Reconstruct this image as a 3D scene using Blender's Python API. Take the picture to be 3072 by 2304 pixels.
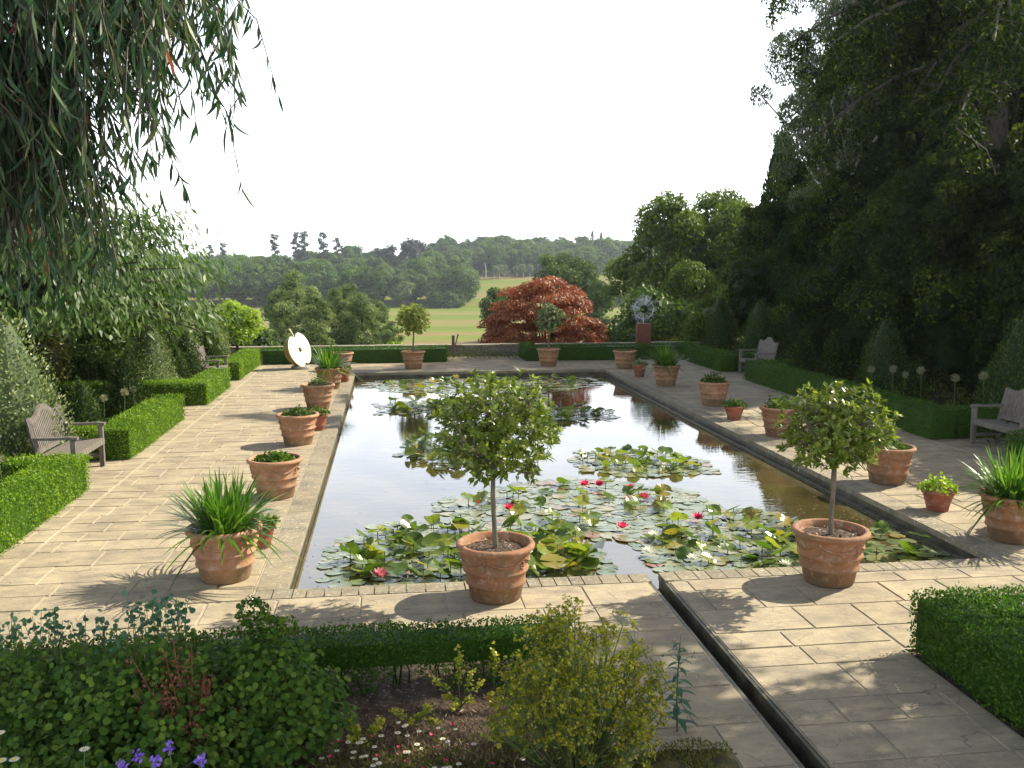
import bpy, math, random
import numpy as np
from mathutils import Vector, Matrix
R = math.radians
rng = np.random.default_rng(7)
random.seed(7)
for o in list(bpy.data.objects): bpy.data.objects.remove(o)
S = bpy.context.scene
COL = S.collection

# ---------------------------------------------------------------- camera, sky, sun, exposure
cam = bpy.data.cameras.new("camera"); cam.lens = 32.23; cam.sensor_width = 36; cam.clip_end = 5000; cam.clip_start = .05
co = bpy.data.objects.new("camera", cam); COL.objects.link(co); S.camera = co
co.location = (0, 0, 3.0); co.rotation_euler = (R(90 - 7.397), 0, R(-7.548))
SUN = Vector((0.58, 0.20, 0.52)).normalized()
EL = math.asin(SUN.z); AZ = math.atan2(SUN.x, SUN.y)
w = bpy.data.worlds.new("World"); S.world = w; w.use_nodes = True
wn = w.node_tree.nodes; wl = w.node_tree.links
sky = wn.new("ShaderNodeTexSky"); sky.sky_type = 'NISHITA'; sky.sun_disc = False
sky.sun_elevation = EL; sky.sun_rotation = AZ; sky.air_density = 1.3; sky.dust_density = 4.0; sky.ozone_density = 1.0
# bright summer haze low in the sky, fading upwards, over the blue
wtc = wn.new("ShaderNodeTexCoord"); wsx = wn.new("ShaderNodeSeparateXYZ"); wl.new(wtc.outputs["Generated"], wsx.inputs[0])
wr = wn.new("ShaderNodeValToRGB"); we = wr.color_ramp.elements; wr.color_ramp.interpolation = 'EASE'
we[0].position = 0; we[0].color = (1, 1, 1, 1); we[1].position = .58; we[1].color = (.03, .035, .045, 1); k = we.new(.34); k.color = (.55, .59, .67, 1); wl.new(wsx.outputs[2], wr.inputs[0])
hzs = wn.new("ShaderNodeMix"); hzs.data_type = 'RGBA'; hzs.blend_type = 'ADD'; hzs.inputs[0].default_value = 1
hm = wn.new("ShaderNodeMix"); hm.data_type = 'RGBA'; hm.blend_type = 'MULTIPLY'; hm.inputs[0].default_value = 1; hm.inputs[7].default_value = (11, 11.3, 11.7, 1); wl.new(wr.outputs[0], hm.inputs[6])
sc_ = wn.new("ShaderNodeMix"); sc_.data_type = 'RGBA'; sc_.blend_type = 'MULTIPLY'; sc_.inputs[0].default_value = 1; sc_.inputs[7].default_value = (.32, .32, .32, 1); wl.new(sky.outputs[0], sc_.inputs[6])
wl.new(sc_.outputs[2], hzs.inputs[6]); wl.new(hm.outputs[2], hzs.inputs[7]); wl.new(hzs.outputs[2], wn["Background"].inputs[0]); wn["Background"].inputs[1].default_value = 0.13
sl = bpy.data.lights.new("sun", 'SUN'); sl.energy = 5.0; sl.angle = R(0.5); sl.color = (1.0, .92, .76)
so = bpy.data.objects.new("sun", sl); COL.objects.link(so); so.rotation_euler = SUN.to_track_quat('Z', 'Y').to_euler(); so.location = (30, 10, 40)
S.view_settings.view_transform = 'Standard'; S.view_settings.look = 'None'; S.view_settings.gamma = 1
S.view_settings.exposure = 0.98
S.render.engine = 'CYCLES'; S.cycles.max_bounces = 7; S.cycles.transparent_max_bounces = 4
S.cycles.volume_bounces = 0; S.cycles.use_denoising = True; S.cycles.caustics_reflective = False; S.cycles.caustics_refractive = False

# ---------------------------------------------------------------- materials
def nt(name):
    m = bpy.data.materials.new(name); m.use_nodes = True; n = m.node_tree.nodes; n.clear()
    out = n.new("ShaderNodeOutputMaterial"); return m, n, m.node_tree.links, out
def ramp(n, stops):
    r = n.new("ShaderNodeValToRGB"); e = r.color_ramp.elements
    while len(e) > 1: e.remove(e[0])
    e[0].position = stops[0][0]; e[0].color = (*stops[0][1], 1)
    for p, c in stops[1:]:
        k = e.new(p); k.color = (*c, 1)
    return r
def leafmat(name, stops, trans=.4, rough=.45, spec=.35, tint=(1.25, 1.35, .55)):
    m, n, l, out = nt(name)
    a = n.new("ShaderNodeAttribute"); a.attribute_name = "rnd"
    r = ramp(n, stops); l.new(a.outputs["Fac"], r.inputs[0])
    p = n.new("ShaderNodeBsdfPrincipled"); p.inputs["Roughness"].default_value = rough
    p.inputs["Specular IOR Level"].default_value = spec; l.new(r.outputs[0], p.inputs["Base Color"])
    t = n.new("ShaderNodeBsdfTranslucent")
    mx = n.new("ShaderNodeMix"); mx.data_type = 'RGBA'; mx.blend_type = 'MULTIPLY'; mx.inputs[0].default_value = 1
    l.new(r.outputs[0], mx.inputs[6]); mx.inputs[7].default_value = (*tint, 1); l.new(mx.outputs[2], t.inputs[0])
    ms = n.new("ShaderNodeMixShader"); ms.inputs[0].default_value = trans
    l.new(p.outputs[0], ms.inputs[1]); l.new(t.outputs[0], ms.inputs[2]); l.new(ms.outputs[0], out.inputs[0]); return m
def noisemat(name, stops, scale=4, rough=.8, spec=.3, bump=.0, bscale=40, detail=6, stretch=(1, 1, 1), obj=False, metal=0, bdist=.02):
    m, n, l, out = nt(name)
    tc = n.new("ShaderNodeTexCoord"); mp = n.new("ShaderNodeMapping"); mp.inputs["Scale"].default_value = stretch
    l.new(tc.outputs["Object"], mp.inputs[0])
    t = n.new("ShaderNodeTexNoise"); t.inputs["Scale"].default_value = scale; t.inputs["Detail"].default_value = detail; t.inputs["Roughness"].default_value = .6
    l.new(mp.outputs[0], t.inputs[0])
    r = ramp(n, stops); l.new(t.outputs[0], r.inputs[0])
    p = n.new("ShaderNodeBsdfPrincipled"); p.inputs["Roughness"].default_value = rough; p.inputs["Specular IOR Level"].default_value = spec
    p.inputs["Metallic"].default_value = metal
    src = r.outputs[0]
    if obj:
        oi = n.new("ShaderNodeObjectInfo"); hs = n.new("ShaderNodeHueSaturation"); mr = n.new("ShaderNodeMapRange")
        l.new(oi.outputs["Random"], mr.inputs[0]); mr.inputs[3].default_value = .8; mr.inputs[4].default_value = 1.2
        l.new(mr.outputs[0], hs.inputs["Value"]); l.new(src, hs.inputs["Color"]); src = hs.outputs[0]
    l.new(src, p.inputs["Base Color"])
    if bump:
        b = n.new("ShaderNodeBump"); b.inputs["Strength"].default_value = bump; b.inputs["Distance"].default_value = bdist
        t2 = n.new("ShaderNodeTexNoise"); t2.inputs["Scale"].default_value = bscale; t2.inputs["Detail"].default_value = 5
        l.new(mp.outputs[0], t2.inputs[0]); l.new(t2.outputs[0], b.inputs["Height"]); l.new(b.outputs[0], p.inputs["Normal"])
    l.new(p.outputs[0], out.inputs[0]); return m
def math_(n, l, op, a, b=None):
    k = n.new("ShaderNodeMath"); k.operation = op
    for i, v in enumerate((a, b)):
        if v is None: continue
        if isinstance(v, (int, float)): k.inputs[i].default_value = v
        else: l.new(v, k.inputs[i])
    return k.outputs[0]
def mixc(n, l, fac, a, b, mode='MIX'):
    k = n.new("ShaderNodeMix"); k.data_type = 'RGBA'; k.blend_type = mode
    if isinstance(fac, (int, float)): k.inputs[0].default_value = fac
    else: l.new(fac, k.inputs[0])
    for i, v in ((6, a), (7, b)):
        if isinstance(v, tuple): k.inputs[i].default_value = (*v, 1)
        else: l.new(v, k.inputs[i])
    return k.outputs[2]
def noise(n, l, vec, scale, detail=5, rough=.6):
    t = n.new("ShaderNodeTexNoise"); t.inputs["Scale"].default_value = scale; t.inputs["Detail"].default_value = detail; t.inputs["Roughness"].default_value = rough
    l.new(vec, t.inputs[0]); return t.outputs[0]

def stone_mat(name, lo, hi, crack=.5, lichen=.25):
    m, n, l, out = nt(name); tc = n.new("ShaderNodeTexCoord").outputs["Object"]
    a = n.new("ShaderNodeAttribute"); a.attribute_name = "rnd"
    base = ramp(n, [(0, lo), (.5, tuple((x + y) / 2 for x, y in zip(lo, hi))), (1, hi)]).outputs[0]
    f = math_(n, l, 'ADD', math_(n, l, 'MULTIPLY', a.outputs["Fac"], .28), math_(n, l, 'MULTIPLY', noise(n, l, tc, 1.1, 4), .72))
    l.new(f, base.node.inputs[0])
    mp = n.new("ShaderNodeMapping"); mp.inputs["Scale"].default_value = (.7, 1.25, 1); l.new(tc, mp.inputs[0])
    st = ramp(n, [(.34, (.64, .65, .68)), (.60, (1.08, 1.06, 1.0))]); l.new(noise(n, l, mp.outputs[0], 3.2, 8, .65), st.inputs[0])
    c = mixc(n, l, 1.0, base, st.outputs[0], 'MULTIPLY')
    sp = ramp(n, [(.545, (0, 0, 0)), (.60, (1, 1, 1))]); l.new(noise(n, l, tc, 24, 6, .75), sp.inputs[0])
    lo_ = ramp(n, [(.40, (.15, .15, .15)), (.60, (1, 1, 1))]); l.new(noise(n, l, tc, 2.3, 4), lo_.inputs[0])
    c = mixc(n, l, math_(n, l, 'MULTIPLY', math_(n, l, 'MULTIPLY', sp.outputs[0], lo_.outputs[0]), lichen), c, (.56, .53, .44))
    dk = ramp(n, [(.54, (0, 0, 0)), (.64, (1, 1, 1))]); l.new(noise(n, l, mp.outputs[0], 9, 7, .75), dk.inputs[0])
    c = mixc(n, l, math_(n, l, 'MULTIPLY', dk.outputs[0], .35), c, (.16, .14, .11))
    # riven lines and cracks
    k = math_(n, l, 'ABSOLUTE', math_(n, l, 'SUBTRACT', noise(n, l, mp.outputs[0], 1.3, 3, .5), .5))
    k2 = math_(n, l, 'LESS_THAN', k, .0028)
    c = mixc(n, l, math_(n, l, 'MULTIPLY', k2, crack), c, (.12, .10, .08))
    p = n.new("ShaderNodeBsdfPrincipled"); p.inputs["Roughness"].default_value = .85; p.inputs["Specular IOR Level"].default_value = .25
    l.new(c, p.inputs["Base Color"])
    b = n.new("ShaderNodeBump"); b.inputs["Strength"].default_value = .75; b.inputs["Distance"].default_value = .02
    l.new(math_(n, l, 'ADD', noise(n, l, mp.outputs[0], 5, 8, .65), math_(n, l, 'MULTIPLY', noise(n, l, tc, 60, 3), .3)), b.inputs["Height"])
    l.new(b.outputs[0], p.inputs["Normal"]); l.new(p.outputs[0], out.inputs[0]); return m

M = {}
M['paving'] = stone_mat('sandstone_paving', (.26, .215, .145), (.43, .36, .25))
M['coping'] = stone_mat('lichened_coping', (.17, .145, .10), (.33, .285, .20), .3, .75)
M['mortar'] = noisemat('mortar', [(.3, (.27, .23, .16)), (.7, (.42, .365, .265))], 8)
M['poolwall'] = noisemat('pool_wall', [(.3, (.03, .028, .02)), (.7, (.13, .12, .075))], 5, rough=.5, bump=.4, bscale=20)
M['soil'] = noisemat('dark_soil', [(.3, (.035, .022, .014)), (.7, (.12, .08, .05))], 9, bump=1, bscale=30, bdist=.04)
M['bark'] = noisemat('bark', [(.3, (.035, .028, .02)), (.7, (.11, .09, .065))], 7, bump=.8, stretch=(3, 3, .6))
M['palebark'] = noisemat('pale_bark', [(.3, (.30, .27, .23)), (.7, (.55, .52, .46))], 3, bump=.3, stretch=(2, 2, .5))
M['baybark'] = noisemat('bay_bark', [(.3, (.08, .068, .045)), (.7, (.18, .155, .11))], 14, bump=.5, stretch=(3, 3, .5))
M['wood'] = noisemat('weathered_teak', [(.25, (.085, .073, .060)), (.75, (.23, .205, .172))], 6, rough=.7, bump=.6, bscale=30, stretch=(6, 6, .8))
M['postwood'] = noisemat('post_wood', [(.3, (.08, .06, .045)), (.7, (.18, .14, .10))], 9, bump=.5)
M['wall'] = noisemat('old_stone_wall', [(.3, (.09, .08, .065)), (.7, (.26, .23, .18))], 3.5, bump=.9, bscale=9, bdist=.05)
M['rust'] = noisemat('rusted_steel', [(.3, (.11, .042, .026)), (.7, (.20, .075, .042))], 7, rough=.75, bump=.2)
M['steel'] = noisemat('polished_steel', [(.3, (.55, .57, .59)), (.7, (.66, .68, .70))], 3, rough=.35, metal=1)
M['moss'] = noisemat('moss', [(.35, (.025, .025, .01)), (.5, (.07, .065, .018)), (.65, (.13, .10, .03))], 9, bump=1, bscale=60)
M['rock'] = noisemat('grey_rock', [(.3, (.13, .12, .11)), (.7, (.34, .32, .29))], 5, bump=.8, bscale=18)
M['cutapple'] = noisemat('cut_apple_face', [(.3, (.86, .80, .50)), (.7, (.92, .88, .64))], 3, rough=.5)
M['appleskin'] = noisemat('apple_skin', [(.3, (.20, .15, .05)), (.7, (.36, .27, .10))], 3, rough=.45)
M['core'] = noisemat('apple_core', [(.3, (.07, .06, .06)), (.7, (.25, .22, .22))], 20, rough=.4)
M['rill'] = noisemat('dark_channel_water', [(.3, (.006, .006, .004)), (.7, (.012, .011, .008))], 3, rough=.25, spec=.15)
M['black'] = noisemat('black_tag', [(.3, (.01, .01, .01)), (.7, (.03, .03, .03))], 3)
def terracotta(name, lo, hi, foot):
    m, n, l, out = nt(name); tcn = n.new("ShaderNodeTexCoord"); tc = tcn.outputs["Object"]
    oi = n.new("ShaderNodeObjectInfo"); ad = n.new("ShaderNodeVectorMath"); ad.operation = 'ADD'; sc = n.new("ShaderNodeVectorMath"); sc.operation = 'SCALE'
    sc.inputs[0].default_value = (9, 5, 7); l.new(oi.outputs["Random"], sc.inputs[3]); l.new(tc, ad.inputs[0]); l.new(sc.outputs[0], ad.inputs[1]); v = ad.outputs[0]
    r = ramp(n, [(.3, lo), (.7, hi)]); l.new(noise(n, l, v, 5, 7, .65), r.inputs[0]); c = r.outputs[0]
    s = n.new("ShaderNodeSeparateXYZ"); l.new(tc, s.inputs[0])
    zr = ramp(n, [(.0, (1, 1, 1)), (.30, (0, 0, 0))]); l.new(math_(n, l, 'ADD', s.outputs[2], math_(n, l, 'MULTIPLY', noise(n, l, v, 6, 4), .14)), zr.inputs[0])
    c = mixc(n, l, math_(n, l, 'MULTIPLY', zr.outputs[0], .85), c, foot)
    li = ramp(n, [(.53, (0, 0, 0)), (.66, (1, 1, 1))]); l.new(noise(n, l, v, 13, 6, .7), li.inputs[0])
    c = mixc(n, l, math_(n, l, 'MULTIPLY', li.outputs[0], .5), c, (.46, .37, .28))
    al = ramp(n, [(.47, (0, 0, 0)), (.64, (1, 1, 1))]); l.new(noise(n, l, v, 3.1, 6, .7), al.inputs[0]); c = mixc(n, l, math_(n, l, 'MULTIPLY', al.outputs[0], .55), c, (.12, .10, .055))
    p = n.new("ShaderNodeBsdfPrincipled"); p.inputs["Roughness"].default_value = .82; l.new(c, p.inputs["Base Color"])
    b = n.new("ShaderNodeBump"); b.inputs["Strength"].default_value = .35; b.inputs["Distance"].default_value = .01
    l.new(noise(n, l, v, 35, 5), b.inputs["Height"]); l.new(b.outputs[0], p.inputs["Normal"]); l.new(p.outputs[0], out.inputs[0]); return m
M['potA'] = terracotta('aged_terracotta', (.27, .12, .055), (.44, .235, .125), (.17, .14, .065))
M['potB'] = terracotta('brown_terracotta', (.20, .085, .036), (.34, .155, .07), (.09, .075, .035))
M['potC'] = terracotta('red_terracotta', (.27, .07, .035), (.37, .115, .06), (.20, .07, .04))

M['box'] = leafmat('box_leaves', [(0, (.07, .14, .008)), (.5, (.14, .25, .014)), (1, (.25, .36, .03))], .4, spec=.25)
M['boxshade'] = leafmat('box_leaves_shaded', [(0, (.022, .065, .006)), (.6, (.05, .12, .010)), (1, (.11, .20, .02))], .35, spec=.2)  # box leaves again for the shaded hedges, the shade put into the colour
M['bay'] = leafmat('bay_leaves', [(0, (.06, .095, .010)), (.6, (.14, .19, .022)), (.85, (.25, .30, .045)), (1, (.36, .32, .04))], .38, rough=.34, spec=.35)
M['varieg'] = leafmat('variegated_leaves', [(0, (.06, .10, .03)), (.5, (.15, .20, .08)), (1, (.42, .45, .24))], .3)
M['baylight'] = leafmat('golden_bay_leaves', [(0, (.14, .18, .03)), (.5, (.30, .35, .07)), (1, (.50, .50, .18))], .35)
M['strap'] = leafmat('strap_leaves', [(0, (.035, .10, .010)), (.6, (.085, .19, .02)), (1, (.17, .28, .04))], .38, rough=.35, spec=.35)
M['euc'] = leafmat('gum_leaves', [(0, (.012, .04, .014)), (.55, (.035, .085, .028)), (.985, (.10, .12, .05)), (.992, (.16, .03, .02)), (1, (.28, .05, .03))], .3, rough=.4, spec=.3)
M['cherry'] = leafmat('broad_leaves', [(0, (.028, .062, .012)), (.6, (.062, .118, .022)), (1, (.15, .22, .045))], .38, rough=.45, spec=.28)
M['lime'] = leafmat('lime_leaves', [(0, (.13, .22, .015)), (.5, (.24, .36, .03)), (1, (.42, .50, .06))], .45)
M['oak'] = leafmat('oak_leaves', [(0, (.03, .062, .010)), (.5, (.062, .11, .018)), (1, (.13, .19, .035))], .35, spec=.15)
M['far'] = leafmat('wood_leaves', [(0, (.018, .055, .006)), (.5, (.058, .12, .012)), (1, (.15, .22, .03))], .3, spec=.1)
M['farpine'] = leafmat('pine_needles', [(0, (.018, .028, .018)), (1, (.04, .055, .03))], .1)
M['birch'] = leafmat('birch_leaves', [(0, (.055, .095, .03)), (.5, (.12, .17, .06)), (1, (.27, .32, .14))], .35, spec=.15)
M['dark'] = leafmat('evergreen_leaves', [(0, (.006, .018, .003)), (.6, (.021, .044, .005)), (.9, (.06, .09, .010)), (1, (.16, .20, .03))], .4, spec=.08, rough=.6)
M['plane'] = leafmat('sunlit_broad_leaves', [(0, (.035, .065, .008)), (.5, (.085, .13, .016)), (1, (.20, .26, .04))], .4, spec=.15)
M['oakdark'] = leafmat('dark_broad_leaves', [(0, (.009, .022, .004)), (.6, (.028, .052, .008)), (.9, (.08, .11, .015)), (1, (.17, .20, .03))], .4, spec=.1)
M['grey'] = leafmat('grey_gum_leaves', [(0, (.03, .05, .02)), (.6, (.07, .10, .045)), (1, (.15, .18, .09))], .3, spec=.15)
M['maple'] = leafmat('maple_leaves', [(0, (.12, .036, .012)), (.5, (.25, .088, .030)), (1, (.42, .20, .08))], .35, tint=(1.5, .8, .5))
M['conifer'] = leafmat('conifer_sprays', [(0, (.018, .040, .010)), (.6, (.045, .08, .018)), (1, (.12, .16, .035))], .25, spec=.12)
M['olive'] = leafmat('olive_shrub_leaves', [(0, (.05, .06, .01)), (.6, (.11, .12, .02)), (1, (.24, .22, .05))], .4)
M['euph'] = leafmat('spurge_bracts', [(0, (.14, .16, .012)), (.5, (.28, .29, .02)), (.9, (.46, .42, .05)), (1, (.28, .14, .03))], .5, spec=.15)
M['round'] = leafmat('round_leaves', [(0, (.016, .05, .005)), (.5, (.05, .11, .012)), (1, (.15, .22, .03))], .35, spec=.15, rough=.6)
M['russet'] = leafmat('russet_sprays', [(0, (.10, .03, .015)), (1, (.24, .08, .04))], .2, tint=(1.2, .9, .6))
M['bluegreen'] = leafmat('blue_green_leaves', [(0, (.03, .09, .05)), (1, (.07, .16, .09))], .3)
M['yellow'] = leafmat('yellow_green_leaves', [(0, (.15, .20, .015)), (.6, (.32, .35, .03)), (1, (.60, .52, .06))], .35)
M['pad'] = leafmat('lily_pads', [(0, (.09, .12, .05)), (.4, (.15, .18, .085)), (.75, (.21, .23, .11)), (.95, (.24, .20, .07)), (1, (.24, .09, .05))], .15, rough=.24, spec=.7)
M['padup'] = leafmat('raised_lily_leaves', [(0, (.06, .11, .015)), (.5, (.13, .19, .03)), (.85, (.25, .29, .04)), (1, (.30, .22, .04))], .4, rough=.2, spec=.7)
M['pink'] = leafmat('pink_petals', [(0, (.55, .02, .08)), (1, (.80, .10, .22))], .3, tint=(1.1, .6, .8))
M['palepink'] = leafmat('pale_pink_petals', [(0, (.50, .16, .20)), (1, (.70, .34, .36))], .3, tint=(1.1, .7, .8))
M['white'] = leafmat('white_petals', [(0, (.70, .70, .60)), (1, (.85, .85, .78))], .3, tint=(1, 1, .9))
M['violet'] = leafmat('violet_petals', [(0, (.16, .10, .50)), (1, (.40, .22, .75))], .3, tint=(.8, .6, 1.2))
M['goldeye'] = noisemat('flower_eye', [(.3, (.60, .40, .03)), (.7, (.75, .55, .06))], 20)
M['allium'] = leafmat('allium_heads', [(0, (.16, .17, .09)), (1, (.34, .33, .20))], .2)
M['stalk'] = leafmat('green_stalks', [(0, (.07, .11, .03)), (1, (.14, .19, .06))], .1)
M['litter'] = leafmat('dry_litter', [(0, (.07, .042, .025)), (.7, (.19, .12, .075)), (1, (.40, .30, .22))], .1)
M['paleflower'] = leafmat('pale_flower', [(0, (.55, .52, .42)), (1, (.75, .72, .62))], .3, tint=(1, 1, .9))

# water: dark, still, faintly scummed
m, n, l, out = nt('pond_water'); tc = n.new("ShaderNodeTexCoord").outputs["Object"]
p = n.new("ShaderNodeBsdfPrincipled"); p.inputs["Roughness"].default_value = .035; p.inputs["IOR"].default_value = 1.75
r_ = ramp(n, [(.3, (.035, .030, .012)), (.7, (.095, .075, .026))]); l.new(noise(n, l, tc, 1.4, 6), r_.inputs[0])
fl = ramp(n, [(.64, (0, 0, 0)), (.70, (1, 1, 1))]); l.new(noise(n, l, tc, 22, 5, .75), fl.inputs[0])
l.new(mixc(n, l, math_(n, l, 'MULTIPLY', fl.outputs[0], .25), r_.outputs[0], (.22, .20, .12)), p.inputs["Base Color"])
rr = math_(n, l, 'ADD', .02, math_(n, l, 'MULTIPLY', fl.outputs[0], .35)); l.new(rr, p.inputs["Roughness"])
b = n.new("ShaderNodeBump"); b.inputs["Strength"].default_value = .05; b.inputs["Distance"].default_value = .03
mp = n.new("ShaderNodeMapping"); mp.inputs["Scale"].default_value = (.6, 1.5, 1); l.new(tc, mp.inputs[0])
l.new(noise(n, l, mp.outputs[0], 5, 3), b.inputs["Height"]); l.new(b.outputs[0], p.inputs["Normal"]); l.new(p.outputs[0], out.inputs[0]); M['water'] = m
# meadow with mown bands
m, n, l, out = nt('meadow'); tc = n.new("ShaderNodeTexCoord").outputs["Object"]
mp = n.new("ShaderNodeMapping"); mp.inputs["Scale"].default_value = (.004, .022, 0); mp.inputs["Rotation"].default_value = (0, 0, R(4)); l.new(tc, mp.inputs[0])
r_ = ramp(n, [(.36, (.105, .14, .02)), (.46, (.125, .165, .022)), (.52, (.165, .14, .05)), (.60, (.195, .14, .065)), (.68, (.12, .16, .024))]); l.new(noise(n, l, mp.outputs[0], 1.6, 3, .5), r_.inputs[0])
s2 = ramp(n, [(.3, (.85, .85, .85)), (.7, (1.15, 1.15, 1.1))]); l.new(noise(n, l, tc, .35, 8, .7), s2.inputs[0])
p = n.new("ShaderNodeBsdfPrincipled"); p.inputs["Roughness"].default_value = .95; p.inputs["Specular IOR Level"].default_value = .1
l.new(mixc(n, l, 1.0, r_.outputs[0], s2.outputs[0], 'MULTIPLY'), p.inputs["Base Color"]); l.new(p.outputs[0], out.inputs[0]); M['meadow'] = m

# ---------------------------------------------------------------- mesh helpers
class MB:
    def __init__(s): s.V = []; s.F = []; s.Rn = []; s.n = 0
    def add(s, V, F, rnd=None):
        V = np.asarray(V, float).reshape(-1, 3); F = np.asarray(F, int)
        s.V.append(V); s.F.append(F + s.n); s.n += len(V)
        if rnd is None: rnd = np.full(len(F), .5)
        s.Rn.append(np.broadcast_to(np.asarray(rnd, float), (len(F),)).copy()); return s
    def mesh(s, name, mat, smooth=False):
        me = bpy.data.meshes.new(name); V = np.concatenate(s.V)
        lt = np.concatenate([np.full(len(f), f.shape[1]) for f in s.F]); li = np.concatenate([f.ravel() for f in s.F])
        me.vertices.add(len(V)); me.vertices.foreach_set('co', V.astype(np.float32).ravel())
        me.loops.add(len(li)); me.loops.foreach_set('vertex_index', li.astype(np.int32))
        me.polygons.add(len(lt)); me.polygons.foreach_set('loop_start', (np.cumsum(lt) - lt).astype(np.int32)); me.polygons.foreach_set('loop_total', lt.astype(np.int32))
        me.polygons.foreach_set('use_smooth', np.full(len(lt), bool(smooth)))
        a = me.attributes.new('rnd', 'FLOAT', 'FACE'); a.data.foreach_set('value', np.clip(np.concatenate(s.Rn), 0, 1).astype(np.float32))
        me.update(calc_edges=True); me.validate(); me.materials.append(M[mat]); return me
    def build(s, name, mat, parent=None, smooth=False):
        o = bpy.data.objects.new(name, s.mesh(name, mat, smooth)); COL.objects.link(o)
        if parent is not None: o.parent = parent
        return o
    # shapes
    def box(s, c, d, rot=None, rnd=.5):
        x, y, z = np.array(d) / 2
        V = np.array([(-x, -y, -z), (x, -y, -z), (x, y, -z), (-x, y, -z), (-x, -y, z), (x, -y, z), (x, y, z), (-x, y, z)])
        if rot is not None: V = V @ np.array(rot.to_3x3() if hasattr(rot, 'to_3x3') else rot).T
        return s.add(V + np.array(c), [(0, 3, 2, 1), (4, 5, 6, 7), (0, 1, 5, 4), (1, 2, 6, 5), (2, 3, 7, 6), (3, 0, 4, 7)], rnd)
    def tube(s, P, r, n=6, rnd=.5):
        P = np.asarray(P, float); r = np.broadcast_to(np.asarray(r, float), (len(P),)); T = np.gradient(P, axis=0); T /= np.linalg.norm(T, axis=1)[:, None] + 1e-9
        ref = np.array([0, 0, 1.]) if abs(T[0][2]) < .9 else np.array([1., 0, 0]); a = np.cross(T, ref); a /= np.linalg.norm(a, axis=1)[:, None] + 1e-9; b = np.cross(T, a)
        th = np.linspace(0, 2 * np.pi, n, endpoint=False)
        V = P[:, None] + r[:, None, None] * (np.cos(th)[None, :, None] * a[:, None] + np.sin(th)[None, :, None] * b[:, None])
        k = len(P); F = [(i * n + j, i * n + (j + 1) % n, (i + 1) * n + (j + 1) % n, (i + 1) * n + j) for i in range(k - 1) for j in range(n)]
        return s.add(V.reshape(-1, 3), F, rnd)
    def lathe(s, prof, n=32, c=(0, 0, 0), rnd=.5, wob=0):
        prof = np.array(prof, float); th = np.linspace(0, 2 * np.pi, n, endpoint=False)
        rr = prof[:, 0][:, None] * (1 + wob * np.sin(th * 3 + 1)[None])
        V = np.stack([rr * np.cos(th), rr * np.sin(th), np.repeat(prof[:, 1][:, None], n, 1)], -1).reshape(-1, 3) + np.array(c)
        k = len(prof); return s.add(V, [(i * n + j, i * n + (j + 1) % n, (i + 1) * n + (j + 1) % n, (i + 1) * n + j) for i in range(k - 1) for j in range(n)], rnd)
    def leaves(s, C, D, N, L, W, rnd=None, mid=.45, fold=.0):
        C = np.asarray(C, float); k = len(C); D = nrm(D); L = np.broadcast_to(L, (k,))[:, None]; W = np.broadcast_to(W, (k,))[:, None]
        Sd = nrm(np.cross(D, N)); Nn = np.cross(Sd, D)
        V = np.stack([C, C + D * L * mid + Sd * W / 2 + Nn * W * fold, C + D * L, C + D * L * mid - Sd * W / 2 + Nn * W * fold], 1).reshape(-1, 3)
        F = np.arange(k * 4).reshape(k, 4)
        return s.add(V, F, rng.random(k) if rnd is None else rnd)
    def strips(s, C, D, N, L, W, droop=.3, seg=4, rnd=None, prof=None, curl=0.):
        C = np.asarray(C, float); k = len(C); D = nrm(D); L = np.broadcast_to(L, (k,)).astype(float); W = np.broadcast_to(W, (k,)).astype(float); droop = np.broadcast_to(droop, (k,)).astype(float)
        Sd = nrm(np.cross(D, N)); t = np.linspace(0, 1, seg + 1); prof = np.sin(np.pi * np.clip(t, .04, .985) ** .8) if prof is None else np.asarray(prof)
        P = C[:, None] + D[:, None] * (t[None, :, None] * L[:, None, None]); P[:, :, 2] -= (droop * L)[:, None] * t[None] ** 2
        P = P + Sd[:, None] * (curl * L[:, None, None] * (t ** 2)[None, :, None]) if np.ndim(curl) == 0 else P + Sd[:, None] * ((curl * L)[:, None, None] * (t ** 2)[None, :, None])
        h = Sd[:, None] * (W[:, None] * prof[None])[:, :, None] / 2
        V = np.stack([P - h, P + h], 2).reshape(k, -1, 3); m_ = (seg + 1) * 2
        f0 = np.array([(2 * i, 2 * i + 1, 2 * i + 3, 2 * i + 2) for i in range(seg)])
        F = (f0[None] + (np.arange(k) * m_)[:, None, None]).reshape(-1, 4)
        rr = rng.random(k) if rnd is None else np.broadcast_to(rnd, (k,)); return s.add(V.reshape(-1, 3), F, np.repeat(rr, seg))
def nrm(v):
    v = np.asarray(v, float); return v / (np.linalg.norm(v, axis=-1, keepdims=True) + 1e-9)
def rdir(k): return nrm(rng.normal(size=(k, 3)))
_ico = None
def ico(sub=2):
    import bmesh
    bm = bmesh.new(); bmesh.ops.create_icosphere(bm, subdivisions=sub, radius=1); bm.verts.ensure_lookup_table()
    V = np.array([v.co[:] for v in bm.verts]); F = np.array([[v.index for v in f.verts] for f in bm.faces]); bm.free(); return V, F
ICO = ico(2); ICO3 = ico(3)
def lump(mb, c, r, amp=.15, freq=1.7, rnd=.5, hi=False, seed=None):
    V, F = ICO3 if hi else ICO; ph = rng.random(9) * 6
    d = sum(np.sin((V @ nrm(rng.normal(size=3))) * freq * (i + 1) * 1.7 + ph[i]) / (i + 1) for i in range(5))
    mb.add(V * (1 + amp * d[:, None]) * np.array(r) + np.array(c), F, rnd)

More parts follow.
